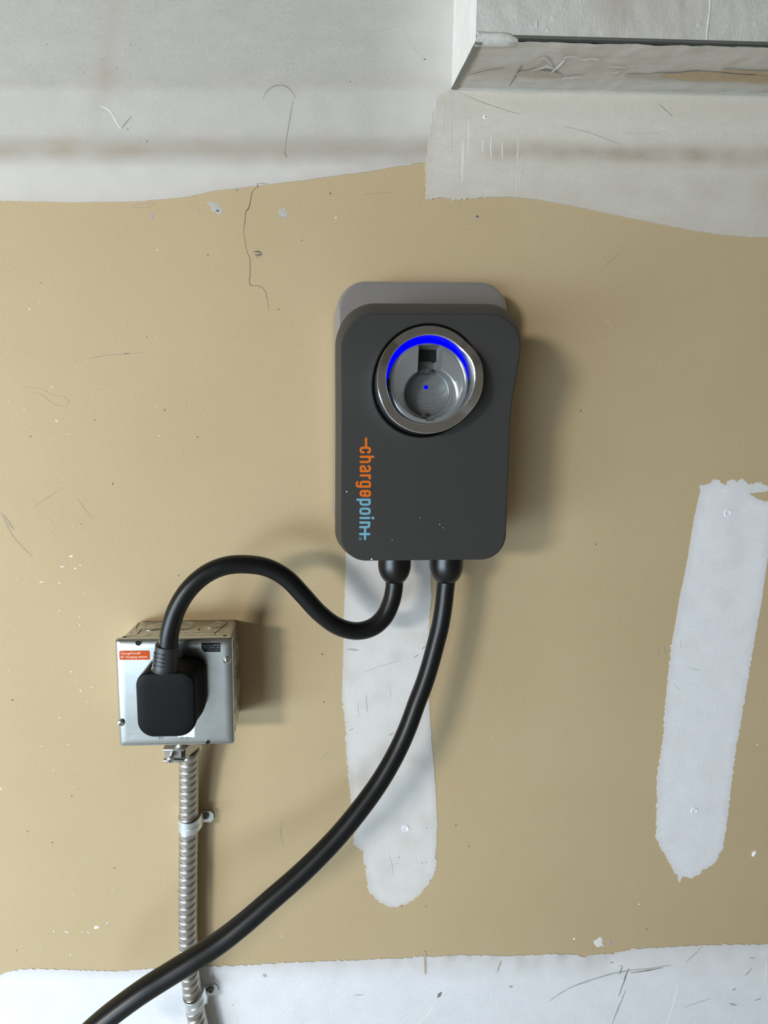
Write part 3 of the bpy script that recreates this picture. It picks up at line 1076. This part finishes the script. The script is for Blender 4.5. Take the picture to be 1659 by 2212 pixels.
ORANGE = {
    'dash': [[(432, 147), (432, 305)]],
    'c': [[(386, 402), (352, 398), (335, 376), (334, 346), (348, 322), (380, 315), (462, 315), (492, 324), (505, 350), (504, 378), (488, 400), (466, 402)]],
    'h': [[(335, 483), (562, 483)], [(335, 578), (450, 578), (484, 572), (503, 552), (503, 522), (482, 494)]],
    'a': [[(478, 656), (498, 668), (504, 694), (500, 724), (482, 742), (450, 746), (335, 746)], [(428, 740), (420, 706), (404, 668), (376, 655), (346, 662), (334, 690), (344, 722), (372, 744)]],
    'r': [[(335, 826), (503, 826)], [(470, 830), (494, 846), (502, 868), (500, 880)]],
    'g': [[(500, 1031), (300, 1031), (270, 1020), (260, 994), (262, 966), (274, 950)], [(486, 1030), (503, 1006), (505, 972), (492, 948), (462, 942), (374, 942), (344, 950), (334, 976), (338, 1010), (356, 1030)]],
    'e': [[(414, 1118), (414, 1200), (470, 1200), (496, 1188), (505, 1160), (498, 1128), (468, 1113), (372, 1113), (344, 1122), (333, 1150), (338, 1180), (362, 1198), (380, 1199)]],
}
BLUE = {
    'p': [[(273, 1272), (500, 1272)], [(480, 1275), (498, 1300), (498, 1334), (480, 1358), (448, 1362), (380, 1362), (350, 1356), (332, 1332), (333, 1302), (352, 1276)]],
    'o': [[(372, 1436), (455, 1436), (486, 1444), (498, 1470), (498, 1494), (486, 1520), (455, 1528), (372, 1528), (342, 1520), (330, 1494), (330, 1470), (342, 1444), (372, 1436)]],
    'i': [[(329, 1607), (493, 1607)]],
    'n': [[(327, 1692), (492, 1692)], [(468, 1696), (488, 1718), (490, 1748), (474, 1770), (440, 1776), (324, 1776)]],
    'plus': [[(415, 1780), (412, 1995)], [(322, 1903), (493, 1903)]],
}
for k, pl in ORANGE.items():
    strokes('logo_letter', pl, 43, M['orange'], cover)
for k, pl in BLUE.items():
    strokes('logo_letter', pl, 42, M['blue_print'], cover, [((558, 1608), 27)] if k == 'i' else ())
ringp = [(325 + 24 * math.cos(a * math.pi / 8), 1988 + 24 * math.sin(a * math.pi / 8)) for a in range(17)]
strokes('registered_mark', [ringp], 7, M['blue_print'], cover, [((325, 1988), 9)])
# a few specks of drywall dust on the cover
for i, (x, y, r) in enumerate([(749, 1062, 1.6), (803, 1208, 2.0), (950, 1133, 1.0), (957, 1140, 0.9), (907, 1119, 0.8), (847, 1166, 0.8)]):
    p = P(x, y, dfront(P(x, y, 104).z) * 1000 + .1)
    lathe('dust_speck', p, (0, -1, 0), [(mm(r, 104), 0), (mm(r * .6, 104), .0003), (0, .0004)], M['white_fleck'], cover, 8, 60)

def cut(target, lo, hi, bev=0.0008, rnd=None, angle=32):
    bm = bmesh.new()
    if rnd:
        c, r = rnd
        loft(bm, [[Vector((c.x + r * math.cos(2 * math.pi * k / 96), y, c.z + r * math.sin(2 * math.pi * k / 96))) for k in range(96)] for y in (lo, hi)])
    else:
        box_bm(bm, lo, hi, bev, 2)
    me = bpy.data.meshes.new('cutter')
    bmesh.ops.recalc_face_normals(bm, faces=bm.faces)
    bm.to_mesh(me); bm.free()
    co = bpy.data.objects.new('cutter', me)
    COL.objects.link(co)
    md = target.modifiers.new('cut', 'BOOLEAN')
    md.operation = 'DIFFERENCE'
    md.solver = 'EXACT'
    md.object = co
    dg = bpy.context.evaluated_depsgraph_get()
    dg.update()
    nm = bpy.data.meshes.new_from_object(target.evaluated_get(dg))
    target.modifiers.clear()
    old = target.data
    target.data = nm
    bpy.data.meshes.remove(old)
    bpy.data.objects.remove(co)
    nm.set_sharp_from_angle(angle=math.radians(angle))


# holster
hol = bpy.data.objects.new('holster', None)
COL.objects.link(hol)
hol.parent = ch
HD = 117.0
HO = 0.0030      # how far the whole holster sits forward
hc = P(924, 822, HD)
RO, RI = mm(112.3, HD), mm(92.5, HD)
y_face = -0.1165


def ring_pt(r, a, dep, rz=1.0):
    return Vector((hc.x + r * math.cos(a), dep, hc.z + r * rz * math.sin(a)))


def wing(a):
    c = abs(math.cos(a))
    return smooth01(max(0.0, min(1.0, (c - 0.68) / 0.32)))


NR = 128
cut(cover, -0.20, -0.083, rnd=(hc, RO + 0.0024), angle=60)
# black well behind the bezel, lining the round opening in the cover
bm = bmesh.new()
rings = []
for r, d in ((0.004, 0.0845), (RO + 0.0024, 0.0845), (RO + 0.0024, 0.1050)):
    rings.append([ring_pt(r, 2 * math.pi * i / NR, -d) for i in range(NR)])
rings.append([ring_pt(RO + 0.0024, 2 * math.pi * i / NR, -dfront(hc.z + RO * math.sin(2 * math.pi * i / NR)) - 0.0004) for i in range(NR)])
rings.append([ring_pt(RO + 0.0012, 2 * math.pi * i / NR, -dfront(hc.z + RO * math.sin(2 * math.pi * i / NR)) - 0.0004) for i in range(NR)])
rings.append([ring_pt(RO + 0.0012, 2 * math.pi * i / NR, -0.0865) for i in range(NR)])
rings.append([ring_pt(0.004, 2 * math.pi * i / NR, -0.0865) for i in range(NR)])
loft(bm, rings, cap0=True, cap1=True)
from_bm('holster_well', bm, M['black'], hol, True, 40)
# chrome bezel, bowed forward at left and right
bm = bmesh.new()
rings = []
for t, rr_, d in ((0, RO - .0012, 0.0840), (1, RO - .0002, 0.1135), (1, RO - .0002, 0.1154), (1, RO - .0009, 0.1161), (1, RI + .0008, 0.1160), (1, RI, 0.1153), (1, RI, 0.1128), (0, RI + .0006, 0.0840)):
    rg = []
    for i in range(NR):
        a = 2 * math.pi * i / NR
        z = hc.z + rr_ * math.sin(a)
        w = wing(a) * 0.0055 * t
        rg.append(ring_pt(rr_ * (1 + 0.004 * wing(a) * t * (rr_ > RI + .003)), a, -(d + w + HO)))
    rings.append(rg)
loft(bm, rings, cap0=False, cap1=False)
from_bm('chrome_bezel', bm, M['chrome'], hol, True, 28)['label'] = 'brushed chrome bezel ring'
# blue light ring behind the bezel
bm = bmesh.new()
rings = []
cc = P(926, 830.5, 115.0)
CR = mm(88, 115.0)
for inner, d in ((0, 0.1072), (1, 0.1072), (1, .1060)):
    if inner:
        rings.append([Vector((cc.x + (CR - .0008) * math.cos(2 * math.pi * i / NR), -d - HO, cc.z + (CR - .0008) * math.sin(2 * math.pi * i / NR))) for i in range(NR)])
    else:
        rings.append([ring_pt(RI + .0004, 2 * math.pi * i / NR, -d - HO) for i in range(NR)])
loft(bm, rings, cap0=False, cap1=False)
from_bm('blue_light_ring', bm, M['led'], hol, True, 40)['label'] = 'glowing blue light ring'

# silver cup with offset plug socket
CD = 115.0
cc = P(926, 830.5, CD)
CR = mm(88, CD)
sc = P(930, 853, CD)
SR = mm(59, CD)
fc = P(923, 849, 95.0)
FR = mm(48, 95)


def circ(c, r, d, n=96):
    return [Vector((c.x + r * math.cos(2 * math.pi * i / n), -d - HO, c.z + r * math.sin(2 * math.pi * i / n))) for i in range(n)]


def lerpv(a, b, t):
    return Vector((a.x + (b.x - a.x) * t, 0, a.z + (b.z - a.z) * t))


bm = bmesh.new()
rings = [circ(cc, CR, .084), circ(cc, CR, .1085), circ(cc, CR - .0006, .1102), circ(cc, CR - .0022, .1120), circ(cc, CR - .0042, .1128), circ(cc, CR - .0062, .1127)]
for t in (0.25, 0.5, 0.75):
    rings.append(circ(lerpv(cc, sc, t), (CR - .0062) + (SR + .0012 - CR + .0062) * t, .1127 - .0016 * t))
rings += [circ(sc, SR, .1108), circ(sc, SR - .0010, .1098), circ(lerpv(sc, fc, .2), SR - .0020 - (SR - .002 - FR) * .1, .107),
          circ(lerpv(sc, fc, .5), SR - .0020 - (SR - .002 - FR) * .45, .101), circ(lerpv(sc, fc, .85), FR + .0016, .0935), circ(fc, FR + .0008, .0925), circ(fc, FR + .0004, .0915)]
loft(bm, rings)
cup = from_bm('holster_cup', bm, M['cup'], hol, True, 32)


n0, n1 = P(904, 745, CD), P(954, 800, CD)
cut(cup, (n0.x, -0.130, n1.z - .001), (n1.x, -0.0975, n0.z), .0010)
k0, k1 = P(916, 890, CD - 6), P(939, 909.5, CD)
cut(cup, (k0.x, -0.130, k1.z), (k1.x, -0.0990, k0.z + .003), .0006)
box('key_slot_shade', (k0.x + .0004, -0.1005, k1.z + .0004), (k1.x - .0030, -0.0985, k0.z + .001), M['dark_grey'], hol, .0003)  # dark block added for the shade inside the key notch
# inside of the latch slot
zm = n0.z + (n1.z - n0.z) * .50
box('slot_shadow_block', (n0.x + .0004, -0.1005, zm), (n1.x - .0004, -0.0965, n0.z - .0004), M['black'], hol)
box('latch_plate', (n0.x + .0006, -0.1020, n1.z + .0002), (n1.x - .0050, -0.0965, zm), M['dark_grey'], hol, .0005)
box('latch_hook', (n0.x + .0028, -0.1040, n1.z + .0006), (n1.x - .0075, -0.1015, n1.z + .0050), M['dark_grey'], hol, .0009)
# socket floor with raised lettering
floor_d = lathe('socket_floor', Vector((fc.x, -0.0945, fc.z)), (0, -1, 0), [(FR, -.002), (FR, .0004), (FR - .0010, .0009), (FR - .0016, .0005), (0.0, .0005)], M['disc'], hol, 64, 30)
for body, px, py, sz in (('WARNING', 925, 816, 8.0), ('AVERTISSEMENT', 927, 848.5, 7.0), ('ADVERTENCIA:', 928, 870, 7.0)):
    text_mesh('raised_lettering', body, mm(sz * 1.18, 95), M['disc_text'], floor_d, P(px, py, 95.1), 'CENTER', 0.00012, 0.92)
for py, w in ((822, 28), (827, 30), (855, 46), (860, 34), (876, 26), (882, 26)):
    a, b = P(928 - w / 2, py, 95.05), P(928 + w / 2, py + 1.0, 95.05)
    box('raised_text_line', (a.x, a.y - .0001, b.z), (b.x, a.y + .0001, a.z), M['disc_text'], floor_d)
dp = P(920, 836.5, 95.2)
lathe('blue_led_glint', dp, (0, -1, 0), [(mm(4.2, 95), -.0003), (mm(4.2, 95), .0003), (mm(3, 95), .0006), (0, .0007)], M['led'], hol, 20, 50)['label'] = 'tiny round blue dot painted for an LED reflection'  # glowing dot added in place of a blue LED reflection
# dark clips at the left and right of the cup
for px, w, col_ in ((837.5, 3.6, 'black'), (1016.5, 6.5, 'dark_grey')):
    a, b = P(px - w / 2, 819, 113), P(px + w / 2, 847, 113)
    box('side_clip', (a.x, -.1155, b.z), (b.x, -.107, a.z), M[col_], hol, .0005)

# cable glands under the cover
GD = 58.0


def gland(px):
    top = P(px, 1205, GD); top.z = O_b + .004
    bot = P(px, 1257, GD)
    H = top.z - bot.z
    R = mm(35.5, GD)
    pr = [(R, -.012), (R, H * .45), (R * .985, H * .56), (R * .93, H * .68), (R * .84, H * .80), (R * .70, H * .91), (R * .56, H * .985), (R * .50, H), (R * .3, H)]
    return lathe('cable_gland', top, (0, 0, -1), pr, M['black'], ch, 48, 60), bot


g1, gb1 = gland(852)
g2, gb2 = gland(964)

# ------------------------------------------------------------------ power cord with plug
pc = empty('power_cord', None, 'short black power cord looping from the charger to the steel outlet box', 'power cord')
PD = [(852, 1256, 58), (851, 1272, 58.5), (845, 1300, 60), (830, 1332, 62), (804, 1355, 64), (768, 1363, 66), (728, 1352, 69), (690, 1324, 72), (655, 1286, 75), (620, 1250, 78), (580, 1227, 81),
      (535, 1219, 84), (488, 1222, 87), (445, 1240, 89), (408, 1273, 91), (382, 1315, 92), (368, 1360, 92), (363, 1398, 91), (361, 1425, 90)]
tube('cable', catmull([P(*q) for q in PD], 10), 0.0094, M['rubber'], pc, 28)
# strain relief boot
bt, bb = P(361, 1392, 90), P(357, 1447, 90)
bb.z = P(357, 1447, 92).z
axis = (bb - bt)
HL = axis.length
R0, R1 = mm(25.5, 90), mm(27.5, 90)
pr = [(R0 * .78, .0008), (R0, 0.0), (R0, .0004)]
pr = [(R0 * .60, .001), (R0 * .78, .0006), (R0 * .97, 0.0), (R0, .0006), (R0, HL * .15)]
pr += [(R0 + (R1 - R0) * .8, HL * .84), (R1, HL * .9), (R1 * 1.05, HL * .94), (R1 * 1.08, HL * .975), (R1 * 1.02, HL), (R1 * .8, HL + .001)]
boot = lathe('strain_relief', bt, axis, pr, M['boot'], pc, 48, 40)
# grooves on the left front of the boot
ax = axis.normalized()
for k in range(4):
    h = HL * (0.24 + 0.155 * k)
    rr_ = R0 + (R1 - R0) * h / HL + .00008
    bm = bmesh.new()
    rgs = []
    side = Vector((1, 0, 0)); fwd = Vector((0, -1, 0))
    arcs = 14
    for i in range(arcs + 1):
        a = math.radians(175 - 92 * i / arcs)
        dirv = side * math.cos(a) + fwd * math.sin(a)
        c = bt + ax * (h + 0.0000) + dirv * rr_
        tw = 0.0010 * (math.sin(math.pi * min(1, 0.12 + 0.88 * i / arcs)) ** .4 if i < arcs else .3)
        rgs.append((bm.verts.new(c + ax * tw + dirv * .0005), bm.verts.new(c - ax * tw + dirv * .0005)))
    for (a, b), (c, d) in zip(rgs[:-1], rgs[1:]):
        bm.faces.new((a, b, d, c))
    from_bm('groove', bm, M['black'], boot)
# plug body
pl = rr_from_px(294, 423, 1453, 1593, 1520, 360, 95, (30, 32, 42, 38))
bm = bmesh.new()
rings = []
l, r, b, t, k = pl
for ins, d in ((0.0025, 64.6), (0.0, 66), (0.0, 74)):
    pts = rrect(l + .001 + ins, r + .0045 - ins, b + .004 + ins, t + .0012 - ins, [q * 1.0 for q in k], 10)
    rings.append([Vector((x, -d / 1000, z)) for x, z in pts])
for ins, d in ((0.0, 82), (0.0, 92), (0.0004, 93.8), (0.0014, 94.8), (0.0030, 95.2), (0.010, 95.4), (.020, 95.5)):
    pts = rrect(l + ins, r - ins, b + ins, t - ins, [max(.002, q - ins) for q in k], 10)
    rings.append([Vector((x, -d / 1000, z)) for x, z in pts])
loft(bm, rings)
from_bm('plug_body', bm, M['plug'], pc, True, 50)['label'] = 'flat black plug body'

# ------------------------------------------------------------------ charging cable
CDp = [(964, 1256, 58), (962, 1274, 58), (958, 1310, 59), (951, 1352, 60), (941, 1392, 62), (928, 1440, 65), (915, 1480, 68), (900, 1519, 71), (883, 1566, 75), (864, 1610, 79), (840, 1656, 84), (812, 1701, 89), (776, 1750, 95),
       (735, 1800, 101), (690, 1848, 107), (640, 1896, 113), (585, 1944, 119), (530, 1992, 125), (475, 2035, 130), (415, 2074, 135), (360, 2108, 139), (311, 2139, 143), (262, 2174, 147), (215, 2211, 151), (170, 2252, 155), (120, 2302, 158), (60, 2368, 160), (0, 2440, 160), (-50, 2520, 158)]
cb = tube('charging_cable', catmull([P(*q) for q in CDp], 8), 0.0093, M['rubber'], None, 28)
tag(cb, 'long black charging cable hanging from the right gland and sweeping across the conduit', 'cable')

# ------------------------------------------------------------------ outlet box
bx = empty('outlet_box', None, 'square galvanized steel outlet box with a black plug in its cover', 'electrical box')
BD = 63.0
fl_, fr_ = P(254, 1500, 59).x, P(505, 1500, 59).x
ft_, fb_ = P(375, 1377, 58).z, P(375, 1609.5, 59).z
# body
bm = bmesh.new()
rings = []
ins0 = 0.0012
for ins, d in ((.0035, 0.3), (.001, 1.0), (0.0, 3.5), (0.0, 55.0), (.0006, 56.0)):
    pts = rrect(fl_ + ins0 + ins, fr_ + .0005 - ins0 - ins, fb_ + ins0 + ins, ft_ - ins0 - ins, (.008, .008, .008, .008), 6)
    rings.append([Vector((x, -d / 1000, z)) for x, z in pts])
loft(bm, rings)
body = from_bm('box_body', bm, M['galv_box'], bx, True, 40)
# cover: flat plate with a rolled, slightly raised edge
bm = bmesh.new()
rings = []
for ins, d in ((0.0006, 55.4), (0.0, 56.2), (0.0, 58.4), (.0006, 59.7), (.0018, 60.9), (.0036, 61.8), (.0060, 62.3), (.0085, 62.42), (.0110, 62.36), (.0135, 62.3), (.03, 62.3)):
    pts = rrect(fl_ + ins, fr_ - ins, fb_ + ins, ft_ - ins, [max(.0010, .0034 - ins * .2)] * 4, 5)
    rings.append([Vector((x, -d / 1000, z)) for x, z in pts])
loft(bm, rings)
cov = from_bm('cover_plate', bm, M['galv'], bx, True, 30)
cov['label'] = 'brushed galvanized cover plate'


# knockouts on the top and right faces
def knockout(center, nrm, r, parent):
    pr = [(r, 0.0), (r, .0006), (r - .0004, .0009), (r - .0010, .0006), (r - .0012, .0002), (r * .5, .0002), (0.0, .0002)]
    o = lathe('knockout', center, nrm, pr, M['galv_box'], parent, 36, 40)
    return o


ztop = ft_ - ins0
xright = fr_ - ins0 + .0005
for px, r, d in ((333, .0142, 20), (395, .0142, 20), (462, .0112, 18)):
    x = P(px, 1345, d).x
    knockout(Vector((x, -d / 1000, ztop - .0001)), (0, 0, 1), r, body)
    if r > .012:
        knockout(Vector((x, -d / 1000, ztop - .0000)), (0, 0, 1), .0112, body)
for py, r in ((1412, .0142), (1490, .0142)):
    z = P(510, py, 25).z
    knockout(Vector((xright - .0001, -.025, z)), (1, 0, 0), r, body)
# small holes, tabs and slots on the top
for px, d, r in ((430, 32, .0016), (268, 52, .0024), (485, 52, .0020)):
    x = P(px, 1360, d).x
    lathe('round_hole', Vector((x, -d / 1000, ztop)), (0, 0, 1), [(r, -.0003), (r, .0002), (0, .0002)], M['black_gap'], body, 18, 30)
for (pa, da), (pb, db) in (((296, 44), (306, 30)), ((492, 12), (463, 46)), ((300, 8), (294, 24))):
    a, b = Vector((P(pa, 1355, da).x, -da / 1000, ztop + .0002)), Vector((P(pb, 1355, db).x, -db / 1000, ztop + .0002))
    tube('seam', [a, a.lerp(b, .5), b], .0005, M['dark_grey'], body, 8)
# pressed lettering strip, too worn to read: raised dashes
x0, x1 = P(275, 1370, 48).x, P(478, 1370, 48).x
for k in range(34):
    x = x0 + (x1 - x0) * (k + random.uniform(.2, .6)) / 34
    hgt = random.uniform(.0016, .0034)
    box('pressed_mark', (x, -.0480 - hgt / 2, ztop - .0002), (x + random.uniform(.0007, .0022), -.0480 + hgt / 2, ztop + .0003), M['galv_box'], body)
# pressed frame line
for dd in (41.5, 54.0):
    box('pressed_ridge', (x0 - .002, -dd / 1000 - .0003, ztop - .0003), (x1 + .004, -dd / 1000 + .0003, ztop + .0003), M['galv_box'], body)
# slots on the right face near the front
for py in (1535, 1572, 1390):
    z = P(508, py, 48).z
    box('side_slot', (xright - .0003, -.050, z - .004), (xright + .00015, -.047, z + .004), M['black_gap'], body)
# holes in the cover
for px, py, r in ((298.6, 1388.5, 6.0), (449, 1603.5, 5.0)):
    c = P(px, py, BD - .6)
    R = mm(r, BD)
    h = lathe('cover_hole', Vector((c.x, -.0622, c.z)), (0, -1, 0), [(R * 1.15, -.0006), (R * 1.15, .0003), (R * 1.05, .0005), (R, .0004), (R, .0001)], M['galv'], cov, 28, 35)
    lathe('hole_shadow', Vector((c.x, -.0622, c.z)), (0, -1, 0), [(R, .0001), (R, .0004), (0, .0004)], M['black_gap'], h, 24, 30)


def pan_screw(name, c, nrm, R, mat, parent, rot=0.4, slot=M['black_gap']):
    nrm = Vector(nrm).normalized()
    o = lathe(name, c, nrm, [(R, -.0005), (R, R * .18), (R * .93, R * .36), (R * .75, R * .52), (R * .45, R * .62), (0, R * .65)], mat, parent, 28, 50)
    u = Vector((math.cos(rot), 0, math.sin(rot))); w = nrm.cross(u).normalized()
    for k, (a, b) in enumerate(((u, w), (w, u))):
        bm = bmesh.new()
        base = Vector(c) + nrm * (R * .42)
        pts = [base + a * R * .50 * s1 + b * R * .09 * s2 for s1, s2 in ((-1, -1), (1, -1), (1, 1), (-1, 1))]
        loft(bm, [pts, [p + nrm * R * .26 for p in pts]])
        from_bm('screw_slot', bm, slot, o)
    return o


for px, py, rt in ((490.6, 1427, .5), (260.6, 1562, .9)):
    c = P(px, py, BD + .6)
    pan_screw('cover_screw', Vector((c.x, -.0626, c.z)), (0, -1, 0), mm(8.3, BD), M['screw'], cov, rt)

# outlet face behind the plug
rc = P(372, 1512, BD)
lathe('outlet_face', Vector((rc.x, -.0620, rc.z)), (0, -1, 0), [(mm(62, BD), 0), (mm(62, BD), .0014), (mm(60, BD), .0022), (0, .0022)], M['black'], bx, 48, 35)


# stickers
def sticker(name, corners, mat, parent, d=62.62, th=.3):
    bm = bmesh.new()
    a = [P(x, y, d) for x, y in corners]
    loft(bm, [[Vector((v.x, v.y + th / 1000, v.z)) for v in a], a])
    return from_bm(name, bm, mat, parent)


os_ = sticker('sticker', [(257, 1407.5), (259, 1406), (321.5, 1405.5), (323, 1407), (323.6, 1424), (322, 1425), (259.5, 1425.5), (258, 1424)], M['orange_label'], bx)
os_['label'] = 'small orange sticker with white lettering'
text_mesh('sticker_text', 'ChargePoint\u00ae', mm(7.4, BD), M['peach_text'], os_, P(260.6, 1414.0, 62.72), 'LEFT', 0.00003, 1.02, 0.00002)
text_mesh('sticker_text', 'EV charging station', mm(7.4, BD), M['peach_text'], os_, P(260.8, 1421.6, 62.72), 'LEFT', 0.00003, 1.02, 0.00002)
bs_ = sticker('sticker', [(434.8, 1389), (475.8, 1389), (475.8, 1408.2), (441, 1408.2), (436.5, 1402), (434.8, 1397)], M['black_label'], bx)
bs_['label'] = 'small black rating sticker with a cut corner'
for i, tx in enumerate(('Input-Output 208/240', 'VAC, 50/60Hz, 40A', '-40\u00b0C to +50\u00b0C')):
    text_mesh('sticker_text', tx, mm(4.7, BD), M['grey_text'], bs_, P(474.3, 1395.2 + 5.1 * i, 62.72), 'RIGHT', 0.00003, 0.92)
sticker('sticker', [(384, 1560), (420.5, 1560), (420.5, 1592.5), (384, 1593)], M['white_label'], bx)['label'] = 'white sticker half hidden behind the plug'
for px in (343, 347, 351, 390, 393, 396, 401, 404, 407, 410):
    a, b = P(px, 1592, 62.6), P(px + random.uniform(1.0, 2.4), random.uniform(1594.6, 1596.2), 62.6)
    box('stamped_mark', (a.x, -.06262, b.z), (b.x, -.0624, a.z), M['ink'], cov)

# ------------------------------------------------------------------ conduit connector
CON = empty('conduit_connector', None, 'cast metal clamp connector under the outlet box', 'connector')
ca = P(408, 1640, 30)
zbx = fb_ + ins0
bm = bmesh.new()
# oblique clamp block seen from its corner
tz, bz = P(376, 1617, 46).z, P(376, 1641, 46).z
fpts = [P(354, 1620, 48), P(399, 1622, 48), P(436, 1614, 22), P(396, 1612, 22)]
top_ = [Vector((p.x, p.y, tz + .001)) for p in fpts]
bot_ = [Vector((p.x, p.y, bz)) for p in fpts]
loft(bm, [bot_, top_])
bmesh.ops.recalc_face_normals(bm, faces=bm.faces)
bmesh.ops.bevel(bm, geom=list(bm.edges), offset=.0011, segments=2, affect='EDGES')
from_bm('clamp_body', bm, M['cast'], CON, True, 40)
# flanges of the clamp jaw
for dz0, dz1 in ((tz + .0022, tz - .0006), (bz + .0024, bz - .0004)):
    a, b = P(352.5, 1630, 49), P(398, 1630, 49)
    box('clamp_flange', (a.x, -.0505, dz1), (b.x, -.041, dz0), M['cast'], CON, .0005)
rc_ = P(396, 1631, 49.5)
box('clamp_recess', (rc_.x - .0026, -.0492, rc_.z - .0034), (rc_.x + .0016, -.0478, rc_.z + .0040), M['black_gap'], CON)
lathe('throat', Vector((P(398, 1612, 30).x, -.030, zbx + .001)), (0, 0, -1), [(.0135, -.004), (.0135, .004), (.0120, .006), (.0120, zbx - tz + .004)], M['cast'], CON, 32, 40)
sc_ = P(371, 1634, 50)
lathe('screw_shank', Vector((sc_.x, -.0480, sc_.z + .0006)), (0, -1, -.06), [(.0024, 0), (.0024, .007)], M['screw'], CON, 18, 40)
pan_screw('clamp_screw', Vector((sc_.x, -.0545, sc_.z)), (-.05, -1, -.08), mm(8.5, 54), M['screw'], CON, .3)

# ------------------------------------------------------------------ flexible conduit
cpts = [(410, 1618, 28), (408.5, 1640, 26), (408, 1665, 23), (408, 1700, 20), (408, 1740, 17), (408, 1785, 15.5), (407, 1850, 15), (406.5, 1920, 15), (406, 1990, 15), (407, 2040, 15), (409, 2080, 15), (413, 2122, 15),
        (418, 2160, 15), (426, 2200, 15), (436, 2240, 15), (448, 2290, 15), (458, 2360, 15), (462, 2460, 15)]
path = catmull([P(*q) for q in cpts], 40)
# resample evenly
step = 0.00050
res = [path[0]]
acc = 0.0
for a, b in zip(path[:-1], path[1:]):
    L = (b - a).length
    pos = step - acc
    while pos <= L:
        res.append(a.lerp(b, pos / L))
        pos += step
    acc = (acc + L) % step
NA, PITCHM = 40, 0.0100
bm = bmesh.new()
rings = []
for k, p in enumerate(res):
    t = (res[min(k + 3, len(res) - 1)] - res[max(k - 3, 0)]).normalized()
    u = Vector((1, 0, 0)); u = (u - t * u.dot(t)).normalized()
    w = t.cross(u)
    rg = []
    for i in range(NA):
        a = 2 * math.pi * i / NA
        ph = (k * step / PITCHM - a / (2 * math.pi)) % 1.0
        # interlocked strip: rounded crown with a narrow groove
        x = (ph - 0.5) * 2.0                     # -1..1, groove at the ends
        r = 0.0072 + 0.0047 * max(0.0, 1 - abs(x) ** 5.0) ** 0.45 - 0.0006 * math.exp(-((x - 0.5) / 0.10) ** 2)
        rg.append(p + (u * math.cos(a) + w * math.sin(a)) * r)
    rings.append(rg)
loft(bm, rings)
cd = from_bm('flexible_conduit', bm, M['conduit'], None, True, 70)
tag(cd, 'ribbed flexible steel conduit running down the wall from the outlet box', 'conduit')


# ------------------------------------------------------------------ conduit straps
def strap(name, label, cpx, cpy, ang, tab, scr, hz):
    st = empty(name, None, label, 'conduit strap', 'one-hole straps on the conduit')
    c = P(cpx, cpy, 24)
    ax_x = c.x
    R = 0.0146
    cy = -0.0152
    up = Vector((math.sin(ang), 0, math.cos(ang)))
    sd = Vector((math.cos(ang), 0, -math.sin(ang)))
    base = Vector((ax_x, cy, c.z))
    tabc = P(tab[0], tab[1], 1.5)
    bm = bmesh.new()
    R_in = R - 0.0011
    rows = []
    arc = [math.radians(q) for q in range(-55, 256, 10)]
    # from the wall side at the right, round the front, to the left behind
    for q in arc[::-1]:
        dirv = sd * math.cos(q) + Vector((0, -1, 0)) * math.sin(q)
        if q < math.radians(-12):
            continue
        rows.append(dirv)
    def lift(dirv):
        # the front of the strap sags below its tab
        return up * (0.0016 * (1 - max(0, -dirv.y)) * max(0.0, dirv.dot(sd)))
    segs = []
    for dirv in rows:
        o = base + dirv * R + lift(dirv)
        i = base + dirv * R_in + lift(dirv)
        segs.append([o + up * hz, o - up * hz, i - up * hz, i + up * hz])
    loft(bm, segs)
    from_bm('strap_band', bm, M['zinc'], st, True, 40)
    # stiffening rib on the band
    rib = [base + d * (R + .0001) + lift(d) for d in rows if -0.2 < d.dot(sd) < 0.95 and d.y < 0.2]
    if len(rib) > 2:
        tube('strap_rib', rib, lambda t: 0.0012 * math.sin(math.pi * (0.1 + .8 * t)), M['zinc'], st, 10)
    # tab on the wall with clipped corners
    w, h = mm(tab[2], 1), mm(tab[3], 1)
    tl = base + sd * (R - .0006)
    x0 = (tl.x - tabc.x)
    out = [(x0, -h), (w - .004, -h), (w, -h + .004), (w, h - .004), (w - .004, h), (x0, h)]
    bm = bmesh.new()
    r1 = [tabc + sd * a + up * b_ for a, b_ in out]
    for v in r1:
        v.y = -0.0021
    r0 = [Vector((v.x, -0.0006, v.z)) for v in r1]
    loft(bm, [r0, r1])
    from_bm('strap_tab', bm, M['zinc'], st)
    # web from the tab up to the band
    bm = bmesh.new()
    e = tabc + sd * x0
    pz = [Vector((e.x, -0.0006, e.z)), Vector((e.x, cy, (e.z + (base + lift(sd)).z) / 2))]
    segs = []
    for p in pz:
        segs.append([p + up * h, p - up * h, p - up * h - sd * .0012, p + up * h - sd * .0012])
    loft(bm, segs)
    from_bm('strap_web', bm, M['zinc'], st)
    s_ = P(scr[0], scr[1], 2.5)
    pan_screw('strap_screw', Vector((s_.x, -.0022, s_.z)), (0, -1, 0), mm(8.0, 2), M['dark_screw'], st, .2)
    return st


strap('conduit_strap', 'zinc strap on the conduit where it runs straight, between outlet box and crossing cable', 407.5, 1785, 0.0, (448, 1763.5, 14.5, 13.2), (444.5, 1762), 0.0078)
strap('conduit_strap', 'zinc strap on the bend of the conduit below the crossing cable', 418, 2170, -0.20, (459, 2138, 14, 13), (455.5, 2137), 0.0074)
